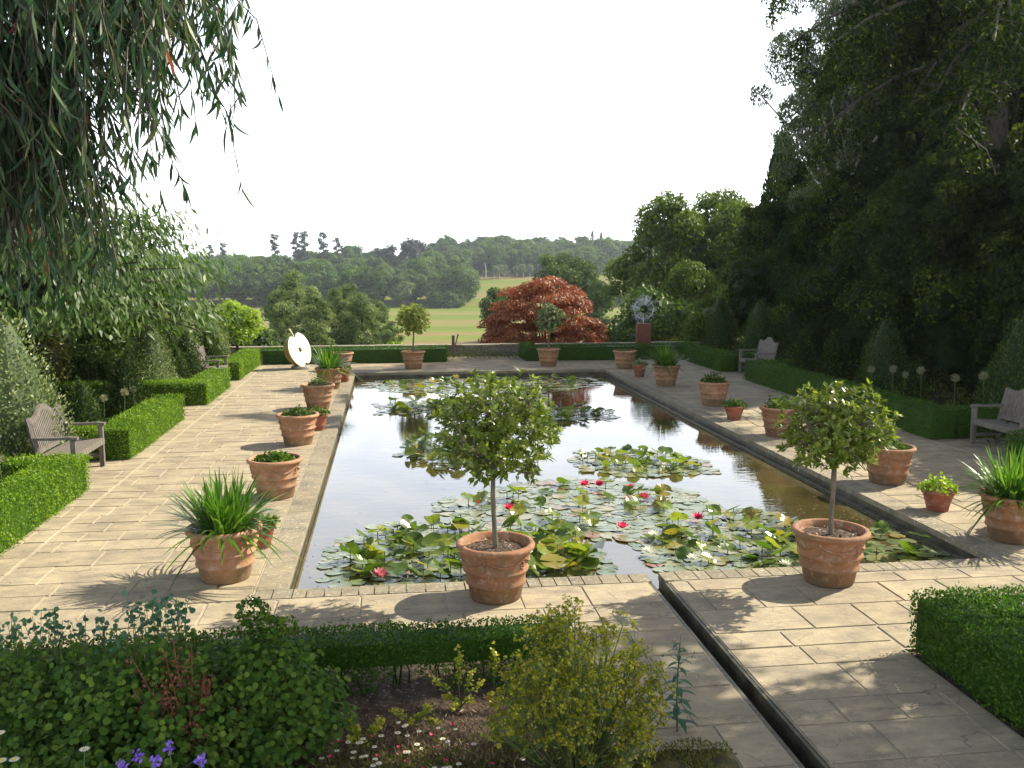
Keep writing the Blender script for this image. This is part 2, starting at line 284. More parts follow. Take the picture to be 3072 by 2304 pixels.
def tag(o, label=None, cat=None, group=None, kind=None):
    if label: o['label'] = label
    if cat: o['category'] = cat
    if group: o['group'] = group
    if kind: o['kind'] = kind
    return o
def thing(name, label, cat, loc=(0, 0, 0), rz=0, group=None, sc=1):
    o = bpy.data.objects.new(name, None); COL.objects.link(o); o.location = loc; o.rotation_euler = (0, 0, rz); o.scale = (sc,) * 3 if np.ndim(sc) == 0 else sc
    o.empty_display_size = .1; return tag(o, label, cat, group)
def copy_tree(o, parent=None):
    c = o.copy(); COL.objects.link(c); c.parent = parent
    for ch in list(o.children): copy_tree(ch, c)
    return c
def place(proto, loc, rz, sc, label, group=None):
    c = copy_tree(proto); c.location = loc; c.rotation_euler = (0, 0, rz); c.scale = (sc,) * 3 if np.ndim(sc) == 0 else sc
    c['label'] = label
    if group: c['group'] = group
    elif 'group' in c: del c['group']
    return c
used = {}
def put(key, make, loc, rz, sc, label, group=None):
    """the first call builds the thing, later ones copy it"""
    if key not in used:
        used[key] = make(); o = used[key]; o.location = loc; o.rotation_euler = (0, 0, rz); o.scale = (sc,) * 3 if np.ndim(sc) == 0 else sc
        o['label'] = label
        if group: o['group'] = group
        return o
    return place(used[key], loc, rz, sc, label, group)
# ---------------------------------------------------------------- terrain, garden floor, pool
PX0, PX1, PY0, PY1, WZ = -1.0, 6.12, 8.43, 25.8, -.16
TY = np.array([28, 31, 40, 60, 100, 200, 330, 400, 450, 600, 900, 1400, 3000.]); TZ = np.array([-1.2, -1.35, -2.2, -3.6, -6, -9.5, -12, -8, -4.2, 8, 12, 13, 13.])
def terr(x, y):
    z = np.interp(y, TY, TZ); u = np.clip(-x / np.maximum(y, 30), 0, .5)
    return z + np.clip((y - 300) / 300, 0, 1) * u * 8 - np.clip(.05 - x / np.maximum(y, 30), 0, .15) / .15 * 10 * np.clip((y - 365) / 200, 0, 1) + .25 * np.sin(x * .021 + y * .013) * np.clip((y - 60) / 60, 0, 1)
ys = np.concatenate([np.linspace(30.55, 120, 50), np.linspace(125, 700, 90), np.linspace(720, 3000, 16)]); xs = np.concatenate([np.linspace(-1600, -260, 10), np.linspace(-240, 420, 100), np.linspace(450, 1800, 10)])
X, Y = np.meshgrid(xs, ys); Z = terr(X, Y); nx = len(xs)
F = [(j * nx + i, j * nx + i + 1, (j + 1) * nx + i + 1, (j + 1) * nx + i) for j in range(len(ys) - 1) for i in range(nx - 1)]
tag(MB().add(np.stack([X, Y, Z], -1).reshape(-1, 3), F).build('meadow_ground', 'meadow', smooth=True), kind='structure')

# garden earth: a level sheet round the pool
def sheet(name, rects, z, mat):
    mb = MB()
    for (x0, x1, y0, y1) in rects: mb.add([(x0, y0, z), (x1, y0, z), (x1, y1, z), (x0, y1, z)], [(0, 1, 2, 3)])
    return tag(mb.build(name, mat), kind='structure')
sheet('garden_soil_ground', [(-70, PX0 - .3, -8, 30.2), (PX1 + .3, 80, -8, 30.2), (PX0 - .3, 2.40, -8, PY0 - .24), (2.58, PX1 + .3, -8, PY0 - .24), (PX0 - .3, PX1 + .3, PY1 + .3, 30.2)], -.03, 'soil')
# bank behind the side boundaries
sheet('bank_ground', [(-70, -6.5, 30.52, 30.9), (12.5, 80, 30.52, 30.9)], -.6, 'meadow')

def pave(mb, x0, x1, y0, y1, seed, rows=(.33, .56), lens=(.36, .9), z=0., gx=.016, gy=.007):
    r = random.Random(seed); y = y0
    while y < y1 - .02:
        h = r.uniform(*rows)
        if y + h > y1 - .16: h = y1 - y
        x = x0 - r.uniform(0, .4)
        while x < x1 - .01:
            L = r.uniform(*lens)
            if x + L > x1 - .15: L = x1 - x
            a, b_ = max(x, x0), x + L; a += gx / 2; b_ -= gx / 2; c, d = y + gy / 2, y + h - gy / 2
            if b_ - a > .03:
                q = z + r.uniform(-.002, .002); e = .006; t = [q + r.uniform(-.0015, .0015) for _ in range(4)]
                mb.add([(a, c, q - .02), (b_, c, q - .02), (b_, d, q - .02), (a, d, q - .02), (a + e, c + e, t[0]), (b_ - e, c + e, t[1]), (b_ - e, d - e, t[2]), (a + e, d - e, t[3])],
                       [(4, 5, 6, 7), (0, 1, 5, 4), (1, 2, 6, 5), (2, 3, 7, 6), (3, 0, 4, 7)], r.random())
            x += L
        y += h
pv = MB()
regs = [(-3.75, -1.30, 8.19, 28.42), (-5.2, -3.77, 7.3, 28.42), (-3.75, 2.40, 7.3, 8.17), (1.32, 2.40, 2.0, 7.28), (2.59, 3.97, 2.0, 6.9), (3.99, 11.2, 6.46, 6.9), (2.59, 11.2, 6.92, 8.17),
        (6.42, 9.2, 8.19, 28.42), (9.22, 11.2, 8.19, 26.0), (-1.28, 6.40, 26.1, 28.42), (1.75, 4.15, 28.44, 30.15)]
for i, g in enumerate(regs): pave(pv, *g, seed=100 + i)
tag(pv.build('stone_pavement', 'paving'), kind='structure')
sheet('mortar_bed_pavement', [(-5.25, -1.29, 7.28, 28.45), (-1.29, 2.40, 7.28, 8.20), (1.30, 2.40, 1.95, 7.28), (2.59, 3.98, 1.95, 6.88), (3.98, 11.25, 6.44, 6.88), (2.59, 11.25, 6.88, 8.2), (6.41, 11.25, 8.2, 28.45), (-1.29, 6.41, 26.09, 28.45), (1.7, 4.2, 28.45, 30.2)], -.0095, 'mortar')
# coping: long stones on the sides, a row of small setts in front
cp = MB()
def cop(x0, x1, y0, y1, along, step):
    r = random.Random(5); p_ = y0 if along == 'y' else x0; e = y1 if along == 'y' else x1
    while p_ < e - .01:
        q = min(p_ + r.uniform(step * .8, step * 1.2), e)
        if e - q < step * .4: q = e
        c = ((x0 + x1) / 2, (p_ + q) / 2) if along == 'y' else ((p_ + q) / 2, (y0 + y1) / 2); g = .012 if step < .5 else .006
        d = (x1 - x0 - .004, q - p_ - g) if along == 'y' else (q - p_ - g, y1 - y0 - .004)
        cp.box((c[0], c[1], -.033), (d[0], d[1], .072 + r.uniform(-.002, .002)), rnd=r.random()); p_ = q
cop(PX0 - .28, PX0 + .0, PY0, PY1, 'y', .9); cop(PX1, PX1 + .28, PY0, PY1, 'y', .9)
cop(PX0 - .28, PX1 + .28, PY1, PY1 + .29, 'x', .9)
cop(PX0 - .28, 2.44, PY0 - .235, PY0, 'x', .155); cop(2.56, PX1 + .28, PY0 - .235, PY0, 'x', .155)
tag(cp.build('pool_coping_pavement', 'coping'), kind='structure')
lm = MB(); lm.box((PX0 - .29, 17, -.012), (.022, 17.4, .02)); lm.box((PX1 + .29, 17, -.012), (.022, 17.4, .02)); lm.box((.55, 8.18, -.012), (3.7, .02, .02)); lm.box((4.5, 8.18, -.012), (3.7, .02, .02))
tag(lm.build('pale_joint_pavement', 'mortar'), kind='structure')
# basin walls, ledge, rill channel
bw = MB(); t = .12; zc = -.37; hz = .6
bw.box((PX0 - t / 2 - .015, 17.1, zc), (t, 17.8, hz)); bw.box((PX1 + t / 2 + .015, 17.1, zc), (t, 17.8, hz))
bw.box((2.56, PY1 + t / 2 + .015, zc), (7.5, t, hz)); bw.box((.72, PY0 - t / 2 - .015, zc), (3.42, t, hz)); bw.box((4.36, PY0 - t / 2 - .015, zc), (3.58, t, hz))
bw.box((PX1 - .03, 17.1, -.155), (.06, 17.3, .03)); bw.box((2.56, PY1 - .03, -.155), (7.0, .06, .03))
bw.box((2.42, 5.1, -.2), (.04, 6.4, .37)); bw.box((2.575, 5.1, -.2), (.03, 6.4, .37)); bw.box((2.56, 17, -.7), (7.6, 17.9, .04)); bw.box((2.5, 5.1, -.42), (.2, 6.6, .04))
tag(bw.build('pool_basin_wall', 'poolwall'), kind='structure')
wt = MB(); wt.add([(PX0 - .01, PY0 - .01, WZ), (PX1 + .01, PY0 - .01, WZ), (PX1 + .01, PY1 + .01, WZ), (PX0 - .01, PY1 + .01, WZ)], [(0, 1, 2, 3)])
rw = MB(); rw.add([(2.44, 1.9, WZ - .08), (2.56, 1.9, WZ - .08), (2.56, PY0 - .02, WZ - .08), (2.44, PY0 - .02, WZ - .08)], [(0, 1, 2, 3)]); tag(rw.build('channel_water', 'rill'), kind='structure')
tag(wt.build('pond_water', 'water'), kind='structure')

# low boundary wall beyond the far hedge
wl_ = thing('garden_wall', 'low rubble stone wall with pale flat coping beyond the far hedges, above the meadow', 'wall')
a = MB(); r = random.Random(3)
for k in range(7):
    x = -9.
    while x < 16:
        L = r.uniform(.2, .5); a.box((x + L / 2, 30.36, -1.3 + k * .235 + .11), (L - .012, .3 + r.uniform(-.02, .02), .225), rnd=r.random()); x += L
a.build('wall_stones', 'wall', wl_)
a = MB(); x = -9.
while x < 16:
    L = r.uniform(.5, .9); a.box((x + L / 2, 30.36, .362 + r.uniform(-.008, .008)), (L - .008, .4, .05), rnd=r.random()); x += L
a.build('coping', 'coping', wl_)

# ---------------------------------------------------------------- hedges
def hedge_leaves(mb, bx, h, dens, s, z0=0., bottom_gaps=0):
    for (x0, x1, y0, y1) in bx:
        faces = [((x0, y0, h), (x1 - x0, 0, 0), (0, y1 - y0, 0), (0, 0, 1)), ((x0, y0, z0), (x1 - x0, 0, 0), (0, 0, h - z0), (0, -1, 0)), ((x0, y1, z0), (x1 - x0, 0, 0), (0, 0, h - z0), (0, 1, 0)),
                 ((x0, y0, z0), (0, y1 - y0, 0), (0, 0, h - z0), (-1, 0, 0)), ((x1, y0, z0), (0, y1 - y0, 0), (0, 0, h - z0), (1, 0, 0))]
        for o, u, v, nn in faces:
            o, u, v, nn = map(np.array, (o, u, v, nn)); A = np.linalg.norm(u) * np.linalg.norm(v); k = max(8, int(A * dens)); a_, b_ = rng.random((2, k))
            P = o + u * a_[:, None] + v * b_[:, None]
            wv = (np.sin(P[:, 0] * 7 + P[:, 2] * 5) + np.sin(P[:, 1] * 6.3 + P[:, 2] * 9) + np.sin((P[:, 0] + P[:, 1]) * 17)) * .008
            lowf = np.sin(P[:, 0] * 1.7 + P[:, 1] * 1.3 + P[:, 2] * 3) * np.sin(P[:, 1] * 2.9 + P[:, 0] * .7 + 2); P = P + nn * (wv - .012 + .016 * lowf + rng.normal(0, .014, k) + np.where(rng.random(k) < .07, rng.uniform(.01, .045, k), 0))[:, None]; wv = wv + lowf * .02
            if bottom_gaps:
                g = (np.sin(P[:, 0] * 5.3 + 1) > .35) & (P[:, 2] < .17 + .06 * np.sin(P[:, 0] * 21)); P = P[~g]; wv = wv[~g]
            k = len(P); N = nrm(nn * .8 + rng.normal(0, .6, (k, 3))); D = nrm(np.cross(N, rdir(k)) + (0, 0, .4))
            mb.leaves(P, D, N, rng.uniform(.75, 1.3, k) * s, rng.uniform(.5, .7, k) * s, rnd=np.clip(rng.normal(.5, .25, k) + wv * 8, 0, 1))
def hedge(label, bx, h=.5, dens=2200, s=.032, mat='box', group='clipped box hedges', gaps=0):
    t_ = thing('box_hedge', label, 'hedge', group=group); mb = MB(); hedge_leaves(mb, bx, h, dens, s, bottom_gaps=gaps)
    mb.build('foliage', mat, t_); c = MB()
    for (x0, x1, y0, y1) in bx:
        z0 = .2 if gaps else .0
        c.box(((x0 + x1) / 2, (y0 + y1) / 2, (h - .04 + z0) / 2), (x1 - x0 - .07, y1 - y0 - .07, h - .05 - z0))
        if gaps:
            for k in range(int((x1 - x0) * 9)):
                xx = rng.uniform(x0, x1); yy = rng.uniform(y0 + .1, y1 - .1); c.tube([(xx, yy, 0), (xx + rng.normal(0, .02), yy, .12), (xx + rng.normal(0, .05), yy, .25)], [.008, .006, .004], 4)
    c.build('inner_twigs', 'boxshade' if not gaps else 'boxshade', t_); return t_
hedge('bright box hedge before the nearest left bench, cut by the picture edge', [(-4.55, -4.05, 8.0, 12.72), (-5.7, -4.57, 12.27, 12.72)], .48)
hedge('sunlit box hedge just past the nearest left bench, turning back beside it', [(-4.52, -4.02, 14.62, 18.45), (-5.8, -4.54, 14.62, 15.07)], .5)
hedge('sunlit box hedge with a long return, second beyond the nearest left bench', [(-4.42, -3.93, 20.25, 23.15), (-8.0, -4.44, 20.27, 20.72)], .5, 1600, .036)
hedge('farthest sunlit box hedge on the left, leading up to the apple sculpture', [(-4.4, -3.92, 24.55, 28.35), (-5.6, -4.42, 24.57, 25.0)], .5, 1300, .04)
hedge('shaded box hedge across the far end behind the apple and the left bay tree', [(-3.9, 1.75, 28.45, 28.92)], .46, 1100, .04, 'boxshade')
hedge('shaded far box hedge behind the bay tree in front of the red maple', [(4.2, 9.0, 28.5, 28.98), (4.2, 4.62, 29.0, 30.0)], .46, 1100, .04, 'boxshade')
hedge('dark box hedge running from the rusty plinth to the far right bench', [(9.2, 9.7, 24.75, 28.9), (9.72, 10.6, 24.77, 25.2)], .5, 1300, .04, 'boxshade')
hedge('long dark box hedge on the right between the two right benches', [(9.2, 9.7, 14.5, 22.95), (9.72, 10.7, 14.52, 14.95), (9.72, 10.6, 22.5, 22.93)], .52, 1500, .036, 'boxshade')
hedge('short end of box hedge before the near right bench, beside the agapanthus pot', [(9.25, 9.75, 9.0, 12.6), (9.77, 10.7, 12.15, 12.6)], .5, 1500, .036, 'boxshade')
hedge('low dark box hedge with bare twiggy gaps behind the foreground flower bed', [(-5.2, 1.22, 6.16, 6.47)], .41, 4200, .026, 'boxshade', gaps=1)
hedge('thick dark box hedge turning a corner, lower right beside the channel path', [(4.0, 4.48, 3.2, 6.42), (4.5, 8.5, 5.97, 6.42)], .46, 4200, .028, 'boxshade')

# ---------------------------------------------------------------- pots and their plants
def pot_body(mb, Rr=.36, H_=.52, bands=True):
    b = Rr * .62
    prof = [(0, .0), (b, 0), (b + .012, .02), (b + .03, .14)]
    if bands: prof += [(b + .05, .15), (b + .055, .165), (b + .045, .18)]
    prof += [(b + .055, .26)]
    if bands: prof += [(b + .075, .27), (b + .08, .285), (b + .065, .30)]
    prof += [(b + .085, .40), (b + .095, .445), (Rr - .025, .46), (Rr - .004, .475), (Rr, .495), (Rr - .012, .515), (Rr - .04, .52), (Rr - .055, .51), (Rr - .06, .47), (b + .05, .44), (0, .44)]
    prof = [(x_, z_ * H_ / .52) for x_, z_ in prof]; mb.lathe(prof, 48)
def small_body(mb, Rr=.20, H_=.28):
    b = Rr * .62
    mb.lathe([(0, 0), (b, 0), (b + .004, .01), (b + .012, .07 * H_ / .28), (b + .02, .075 * H_ / .28), (b + .018, .085 * H_ / .28), (Rr - .018, H_ * .78), (Rr - .006, H_ * .80), (Rr, H_ * .84), (Rr, H_ * .97), (Rr - .008, H_), (Rr - .022, H_), (Rr - .026, H_ * .88), (0, H_ * .87)], 32)
def garland(mb, Rr=.36, H_=.52, nsw=5):
    b = Rr * .62
    for k in range(nsw):
        a0 = k * 2 * np.pi / nsw; P = []
        for t_ in np.linspace(0, 1, 12):
            a_ = a0 + t_ * 2 * np.pi / nsw; z_ = .425 - .07 * np.sin(np.pi * t_); rr = b + .058 + (z_ - .26) * .17 + .006
            P.append((rr * np.cos(a_), rr * np.sin(a_), z_ * H_ / .52))
        mb.tube(P, .009 + .004 * np.sin(np.linspace(0, np.pi, 12)), 5)
        for j in range(9):
            a_ = a0 + rng.normal(0, .035); z_ = .42 - j * .013; rr = b + .060 + (z_ - .26) * .17
            lump(mb, (rr * np.cos(a_), rr * np.sin(a_), z_ * H_ / .52), .016 * (1 - j * .05), .1)
def soil_part(t_, r, z):
    mb = MB(); k = 24; th = np.linspace(0, 2 * np.pi, k, endpoint=False)
    V = [(0, 0, z + .012)] + [(r * .5 * np.cos(a_), r * .5 * np.sin(a_), z + .01 + rng.normal(0, .004)) for a_ in th] + [(r * np.cos(a_), r * np.sin(a_), z) for a_ in th]
    mb.add(V, [(0, 1 + i, 1 + (i + 1) % k) for i in range(k)]); mb.add(V, [(1 + i, 1 + k + i, 1 + k + (i + 1) % k, 1 + (i + 1) % k) for i in range(k)])
    mb.build('soil', 'soil', t_)
    lb = MB(); kk = 260; q = np.sqrt(rng.random(kk)) * r * .93; a_ = rng.random(kk) * 6.28
    P = np.stack([q * np.cos(a_), q * np.sin(a_), z + .012 + rng.random(kk) * .012], -1); lb.leaves(P, rdir(kk) * (1, 1, .3), (0, 0, 1) + rng.normal(0, .4, (kk, 3)), .03, .012); tag(lb.build('bark_mulch', 'litter', t_), kind='stuff')
PG = 'large terracotta pots round the pool'
def big_pot(t_, mat, H_=.52, Rr=.36, gar=True, soil=True):
    mb = MB(); pot_body(mb, Rr, H_); p_ = mb.build('pot', mat, t_, True)
    if gar: g = MB(); garland(g, Rr, H_); g.build('garland_relief', mat, p_, True)
    if soil: soil_part(t_, Rr - .062, H_ * .86)
    return p_
def bay_crown(t_, cz, rx, rz, nw, mat, L=.078, W=.03):
    # stem, branches, whorls of leaves at the twig ends
    tr = MB(); base = .44; P = [(0, 0, base), (-.01, .005, base + .25), (-.03, .0, base + .5), (-.02, 0, cz - rz * .55)]
    tr.tube(P, [.027, .023, .022, .021], 10); top = np.array(P[-1])
    tp = []
    for k in range(16):
        d = nrm(rng.normal(size=3) * (1, 1, .6) + (0, 0, .55)); e = top + d * np.array((rx, rx, rz * 1.5)) * rng.uniform(.55, .85); mid = (top + e) / 2 + rng.normal(0, .03, 3)
        tr.tube([top, mid, e], [.011, .007, .004], 5); tp.append((mid, e))
    nodes = np.array([q for a_ in tp for q in a_] + [(top + np.array((0, 0, .1)))])
    d = rdir(nw); q = rng.random(nw) ** .42; q = q * (1 + .10 * np.sin(d[:, 0] * 5 + 1) + .09 * np.sin(d[:, 1] * 6 + d[:, 2] * 4)); C = np.array((-.01, 0, cz)) + d * q[:, None] * np.array((rx, rx, rz))
    C = C[(C[:, 2] > cz - rz * .92)]; nw = len(C)
    for c in C[rng.random(nw) < .6]:
        nn = nodes[np.argmin(((nodes - c) ** 2).sum(1))]; tr.tube([nn, (nn + c) / 2 + rng.normal(0, .01, 3), c], [.004, .003, .002], 3)
    tr.build('trunk', 'baybark', t_)
    lf = MB(); per = 8; ax = nrm((C - (0, 0, cz - .25)) + rng.normal(0, .25, (nw, 3)) * rx + (0, 0, .15)); axr = np.repeat(ax, per, 0); Cr = np.repeat(C, per, 0)
    lat = nrm(np.cross(axr, rdir(nw * per))); D = nrm(axr * rng.uniform(.3, 1.1, (nw * per, 1)) + lat); Cr = Cr - axr * rng.uniform(0, .05, (nw * per, 1)); wr = np.repeat(rng.random(nw), per)
    k = nw * per; lf.strips(Cr, D, axr + rng.normal(0, .25, (k, 3)), rng.uniform(.7, 1.15, k) * L, W * rng.uniform(.8, 1.15, k), .12, 2, rnd=wr * .55 + rng.random(k) * .45, prof=[.15, 1, .05])
    lf.build('crown', mat, t_)
def bay(label, loc, cz, rx, rz, nw, pmat, lmat='bay', rz_=0., tagmark=False, **k):
    t_ = thing('potted_bay_tree', label, 'potted tree', loc, rz_, 'standard bay trees in terracotta pots'); big_pot(t_, pmat); bay_crown(t_, cz, rx, rz, nw, lmat, **k)
    if tagmark:
        a = MB(); a.box((-.22, -.02, .50), (.05, .004, .045)); a.box((-.22, 0, .44), (.008, .004, .1)); a.build('plant_tag', 'black', t_)
    return t_
bay('large-crowned bay tree in a terracotta pot, centre front before the lily pool', (.91, 8.0, 0), 1.56, .64, .50, 640, 'potB', rz_=.5)
bay('bay tree in a brown pot with a black tag, front right by the pool channel', (4.12, 8.0, 0), 1.50, .53, .44, 560, 'potB', rz_=1.4, tagmark=True)
bay('pale golden-leaved bay tree by the far pool edge, standing clear of the meadow', (.64, 26.75, 0), 1.44, .52, .46, 420, 'potA', 'baylight', rz_=2.2, L=.10, W=.045)
bay('small round bay tree by the far pool edge, in front of the red maple', (4.68, 27.0, 0), 1.44, .46, .45, 420, 'potA', 'varieg', rz_=3.3, L=.085, W=.04)

def strap_plant(t_, z, k=190, L=.60, seed=0):
    k = int(k * 1.5)
    mb = MB(); az = rng.random(k) * 2 * np.pi; el = np.clip(rng.normal(54, 21, k), 8, 88); D = np.stack([np.cos(az) * np.cos(R(1) * el), np.sin(az) * np.cos(R(1) * el), np.sin(R(1) * el)], -1)
    C = np.stack([np.cos(az), np.sin(az), 0 * az], -1) * rng.uniform(.02, .22, k)[:, None] + (0, 0, z)
    S_ = np.stack([-np.sin(az), np.cos(az), 0 * az], -1); N = np.cross(S_, D)
    mb.strips(C, D, N, rng.uniform(.75, 1.25, k) * L, rng.uniform(.022, .034, k), rng.uniform(.2, .75, k) * (1.15 - el / 110), 6, prof=[.7, 1, 1, .95, .8, .55, .08], curl=rng.normal(0, .08, k))
    mb.build('strap_leaves', 'strap', t_)
def agap(label, loc, pmat, rz_=0, **k):
    t_ = thing('potted_agapanthus', label, 'potted plant', loc, rz_, PG); big_pot(t_, pmat); strap_plant(t_, .45, **k); return t_
def low_foliage(t_, z, r, h, k, s, mat, up=.3, name='foliage'):
    mb = MB(); a_ = rng.random(k) * 6.283; q = np.sqrt(rng.random(k)) * r; top = h * (1 - (q / r) ** 2 * .75) * (.8 + .2 * np.sin(a_ * 3 + 1) + .15 * np.sin(a_ * 7))
    P = np.stack([q * np.cos(a_), q * np.sin(a_), z + top * rng.uniform(.35, 1, k)], -1)
    N = nrm(rng.normal(0, .5, (k, 3)) + (0, 0, 1) + P * (1, 1, 0) * 1.2); D = nrm(np.cross(N, rdir(k)) + (0, 0, up))
    mb.leaves(P, D, N, s * rng.uniform(.7, 1.2, k), s * .75 * rng.uniform(.7, 1.2, k), fold=.12)
    for i in range(26):
        c = P[rng.integers(k)]; mb.tube([(c[0] * .3, c[1] * .3, z), c * (.7, .7, 1) - (0, 0, .03), c], .003, 3)
    mb.build(name, mat, t_)
def lowpot(label, loc, pmat, h=.13, s=.07, mat='round', r=.27, k=420, rz_=0, **kk):
    t_ = thing('potted_plant', label, 'potted plant', loc, rz_, PG); big_pot(t_, pmat, **kk); low_foliage(t_, .45, r, h, k, s, mat); return t_
def smallpot(label, loc, pmat='potC', Rr=.20, H_=.28, h=.17, s=.06, mat='round', k=260, rz_=0):
    t_ = thing('small_potted_plant', label, 'potted plant', loc, rz_, 'small terracotta pots round the pool'); mb = MB(); small_body(mb, Rr, H_); mb.build('pot', pmat, t_, True)
    low_foliage(t_, H_ * .86, Rr * 1.15, h, k, s, mat); return t_
agap('spiky agapanthus in a garlanded terracotta pot, front left, casting a long shadow', (-1.62, 8.85, 0), 'potA', .35, k=210)
smallpot('small terracotta pot tucked behind the nearest left agapanthus', (-1.43, 9.8, 0), 'potC', .18, .27, .12)
lowpot('wide-rimmed terracotta pot of low round leaves, second large pot in the left row', (-1.52, 12.0, 0), 'potA', .13, .075, rz_=.8)
lowpot('terracotta pot of dark bushy leaves with a small pot behind it, left row', (-1.58, 15.6, 0), 'potA', .20, .05, 'oak', .26, 700, 1.1)
smallpot('small red pot half hidden behind the left pot of dark bushy leaves', (-1.36, 16.9, 0), 'potC', .20, .32, .16)
lowpot('terracotta pot with a small upright green shrub, left row before the far agapanthus', (-1.54, 19.5, 0), 'potA', .25, .05, 'birch', .20, 600, 1.5)
agap('far left agapanthus in a terracotta pot beside the apple sculpture', (-1.50, 22.7, 0), 'potA', 1.9, k=190, L=.64)
smallpot('small red pot peeping out at the right of the far left agapanthus', (-1.22, 23.9, 0), 'potC', .19, .36, .12)
lowpot('pale terracotta pot behind the far left agapanthus, at the pool corner', (-1.42, 26.6, 0), 'potA', .12, .05, 'oak', .22, 300, gar=True)
lowpot('yellowish terracotta pot of sparse leaves, farthest in the right row', (6.80, 26.1, 0), 'potA', .13, .05, 'oak', .24, 160, 2)
smallpot('small dark red pot of white-edged leaves beside the far right agapanthus', (6.66, 24.0, 0), 'potC', .20, .34, .20, .055, 'varieg')
agap('dark agapanthus in a terracotta pot, far right of the pool, mirrored in the water', (6.85, 22.2, 0), 'potA', 2.6, k=200)
lowpot('banded terracotta pot of leafy geranium, right row beyond the long hedge end', (6.88, 18.85, 0), 'potA', .30, .055, 'round', .27, 520, 1)
smallpot('small red pot of low leaves between two large pots, middle of the right row', (6.64, 17.0, 0), 'potC', .20, .27, .19)
lowpot('brown terracotta pot of leafy shoots, partly behind the front right bay crown', (6.80, 15.25, 0), 'potB', .30, .055, 'round', .27, 520, 2.3)
lowpot('brown terracotta pot whose top hides behind the front right bay crown', (6.82, 11.7, 0), 'potB', .20, .06, 'round', .25, 320, .4)
smallpot('small bright red pot of yellow-green leaves, right row in front', (6.66, 10.25, 0), 'potC', .20, .27, .20, .06, 'lime')
agap('agapanthus in a tall brown pot at the right picture edge', (6.75, 9.0, 0), 'potB', 1.2, k=210)
smallpot('small red pot just visible at the right picture edge behind the agapanthus pot', (7.12, 9.35, 0), 'potC', .20, .38, .10)

# ---------------------------------------------------------------- benches
def bench(label, loc, rz, L=1.28):
    t_ = thing('garden_bench', label, 'bench', loc, rz, 'camel-backed wooden benches'); hw = L / 2
    def cam_z(x): u = abs(x) / hw; return .92 + .13 * (.5 + .5 * math.cos(min(1, u / .62) * math.pi)) - .02 * max(0, u - .62) + .045 * max(0, (u - .7) / .3) ** 1.5
    ln = lambda z: .22 + (z - .42) * .22   # the back leans away
    for sx in (-1, 1):
        a = MB(); a.box((sx * (hw - .035), -.25, .31), (.065, .065, .62)); a.build('leg', 'wood', t_)
        a = MB(); x = sx * (hw - .035)
        a.tube([(x, .21, 0), (x, .22, .42), (x, ln(.9), cam_z(hw) - .02)], [.042, .042, .036], 4); a.build('leg', 'wood', t_)
        a = MB(); P = np.array([(x, -.31, .645), (x, -.2, .655), (x, 0, .645), (x, .27, .65)])
        for i in range(3):
            c = (P[i] + P[i + 1]) / 2; d = P[i + 1] - P[i]; a.box(c, (.085 if i == 0 else .065, np.linalg.norm(d) + .01, .035), Matrix.Rotation(math.atan2(d[2], d[1]), 3, 'X'))
        a.build('armrest', 'wood', t_)
        a = MB(); a.box((x, -.015, .16), (.035, .42, .05)); a.build('side_stretcher', 'wood', t_)
    a = MB()
    for k in range(6): a.box((0, -.26 + k * .088, .425 - .006 * k), (L - .14, .075, .024))
    a.box((0, -.287, .385), (L - .1, .03, .075)); a.build('seat', 'wood', t_)
    a = MB(); xs_ = np.linspace(-hw + .02, hw - .02, 25)
    for i in range(24):
        x0, x1 = xs_[i], xs_[i + 1]; z0, z1 = cam_z(x0), cam_z(x1)
        V = [(x0, ln(z0) - .025, z0 - .075), (x1, ln(z1) - .025, z1 - .075), (x1, ln(z1) + .025, z1 - .075), (x0, ln(z0) + .025, z0 - .075), (x0, ln(z0) - .025, z0), (x1, ln(z1) - .025, z1), (x1, ln(z1) + .025, z1), (x0, ln(z0) + .025, z0)]
        a.add(V, [(0, 3, 2, 1), (4, 5, 6, 7), (0, 1, 5, 4), (2, 3, 7, 6)] + ([(3, 0, 4, 7)] if i == 0 else []) + ([(1, 2, 6, 5)] if i == 23 else []))
    a.build('top_rail', 'wood', t_)
    a = MB(); ns = 19
    for k in range(ns):
        x = -hw + .10 + k * (L - .20) / (ns - 1); z1 = cam_z(x) - .06; z0 = .44
        V = []
        for z in (z0, z1):
            for dx, dy in ((-.019, -.01), (.019, -.01), (.019, .01), (-.019, .01)): V.append((x + dx, ln(z) + dy, z))
        a.add(V, [(0, 1, 5, 4), (1, 2, 6, 5), (2, 3, 7, 6), (3, 0, 4, 7)])
    a.box((0, ln(.46), .46), (L - .08, .04, .06)); a.build('back_slats', 'wood', t_); return t_
bench('weathered bench in the hedge gap at left, nearest on that side, slats clearly seen', (-4.58, 13.62, 0), R(90))
bench('weathered bench mostly hidden behind a left hedge, beyond the first', (-4.50, 23.85, 0), R(90), 1.2)
bench('grey bench in deep shade behind the agapanthus in the tall brown pot', (9.98, 13.5, 0), R(-90))
bench('grey bench in the far gap of the right hedges, in shade', (9.92, 23.85, 0), R(-90), 1.2)

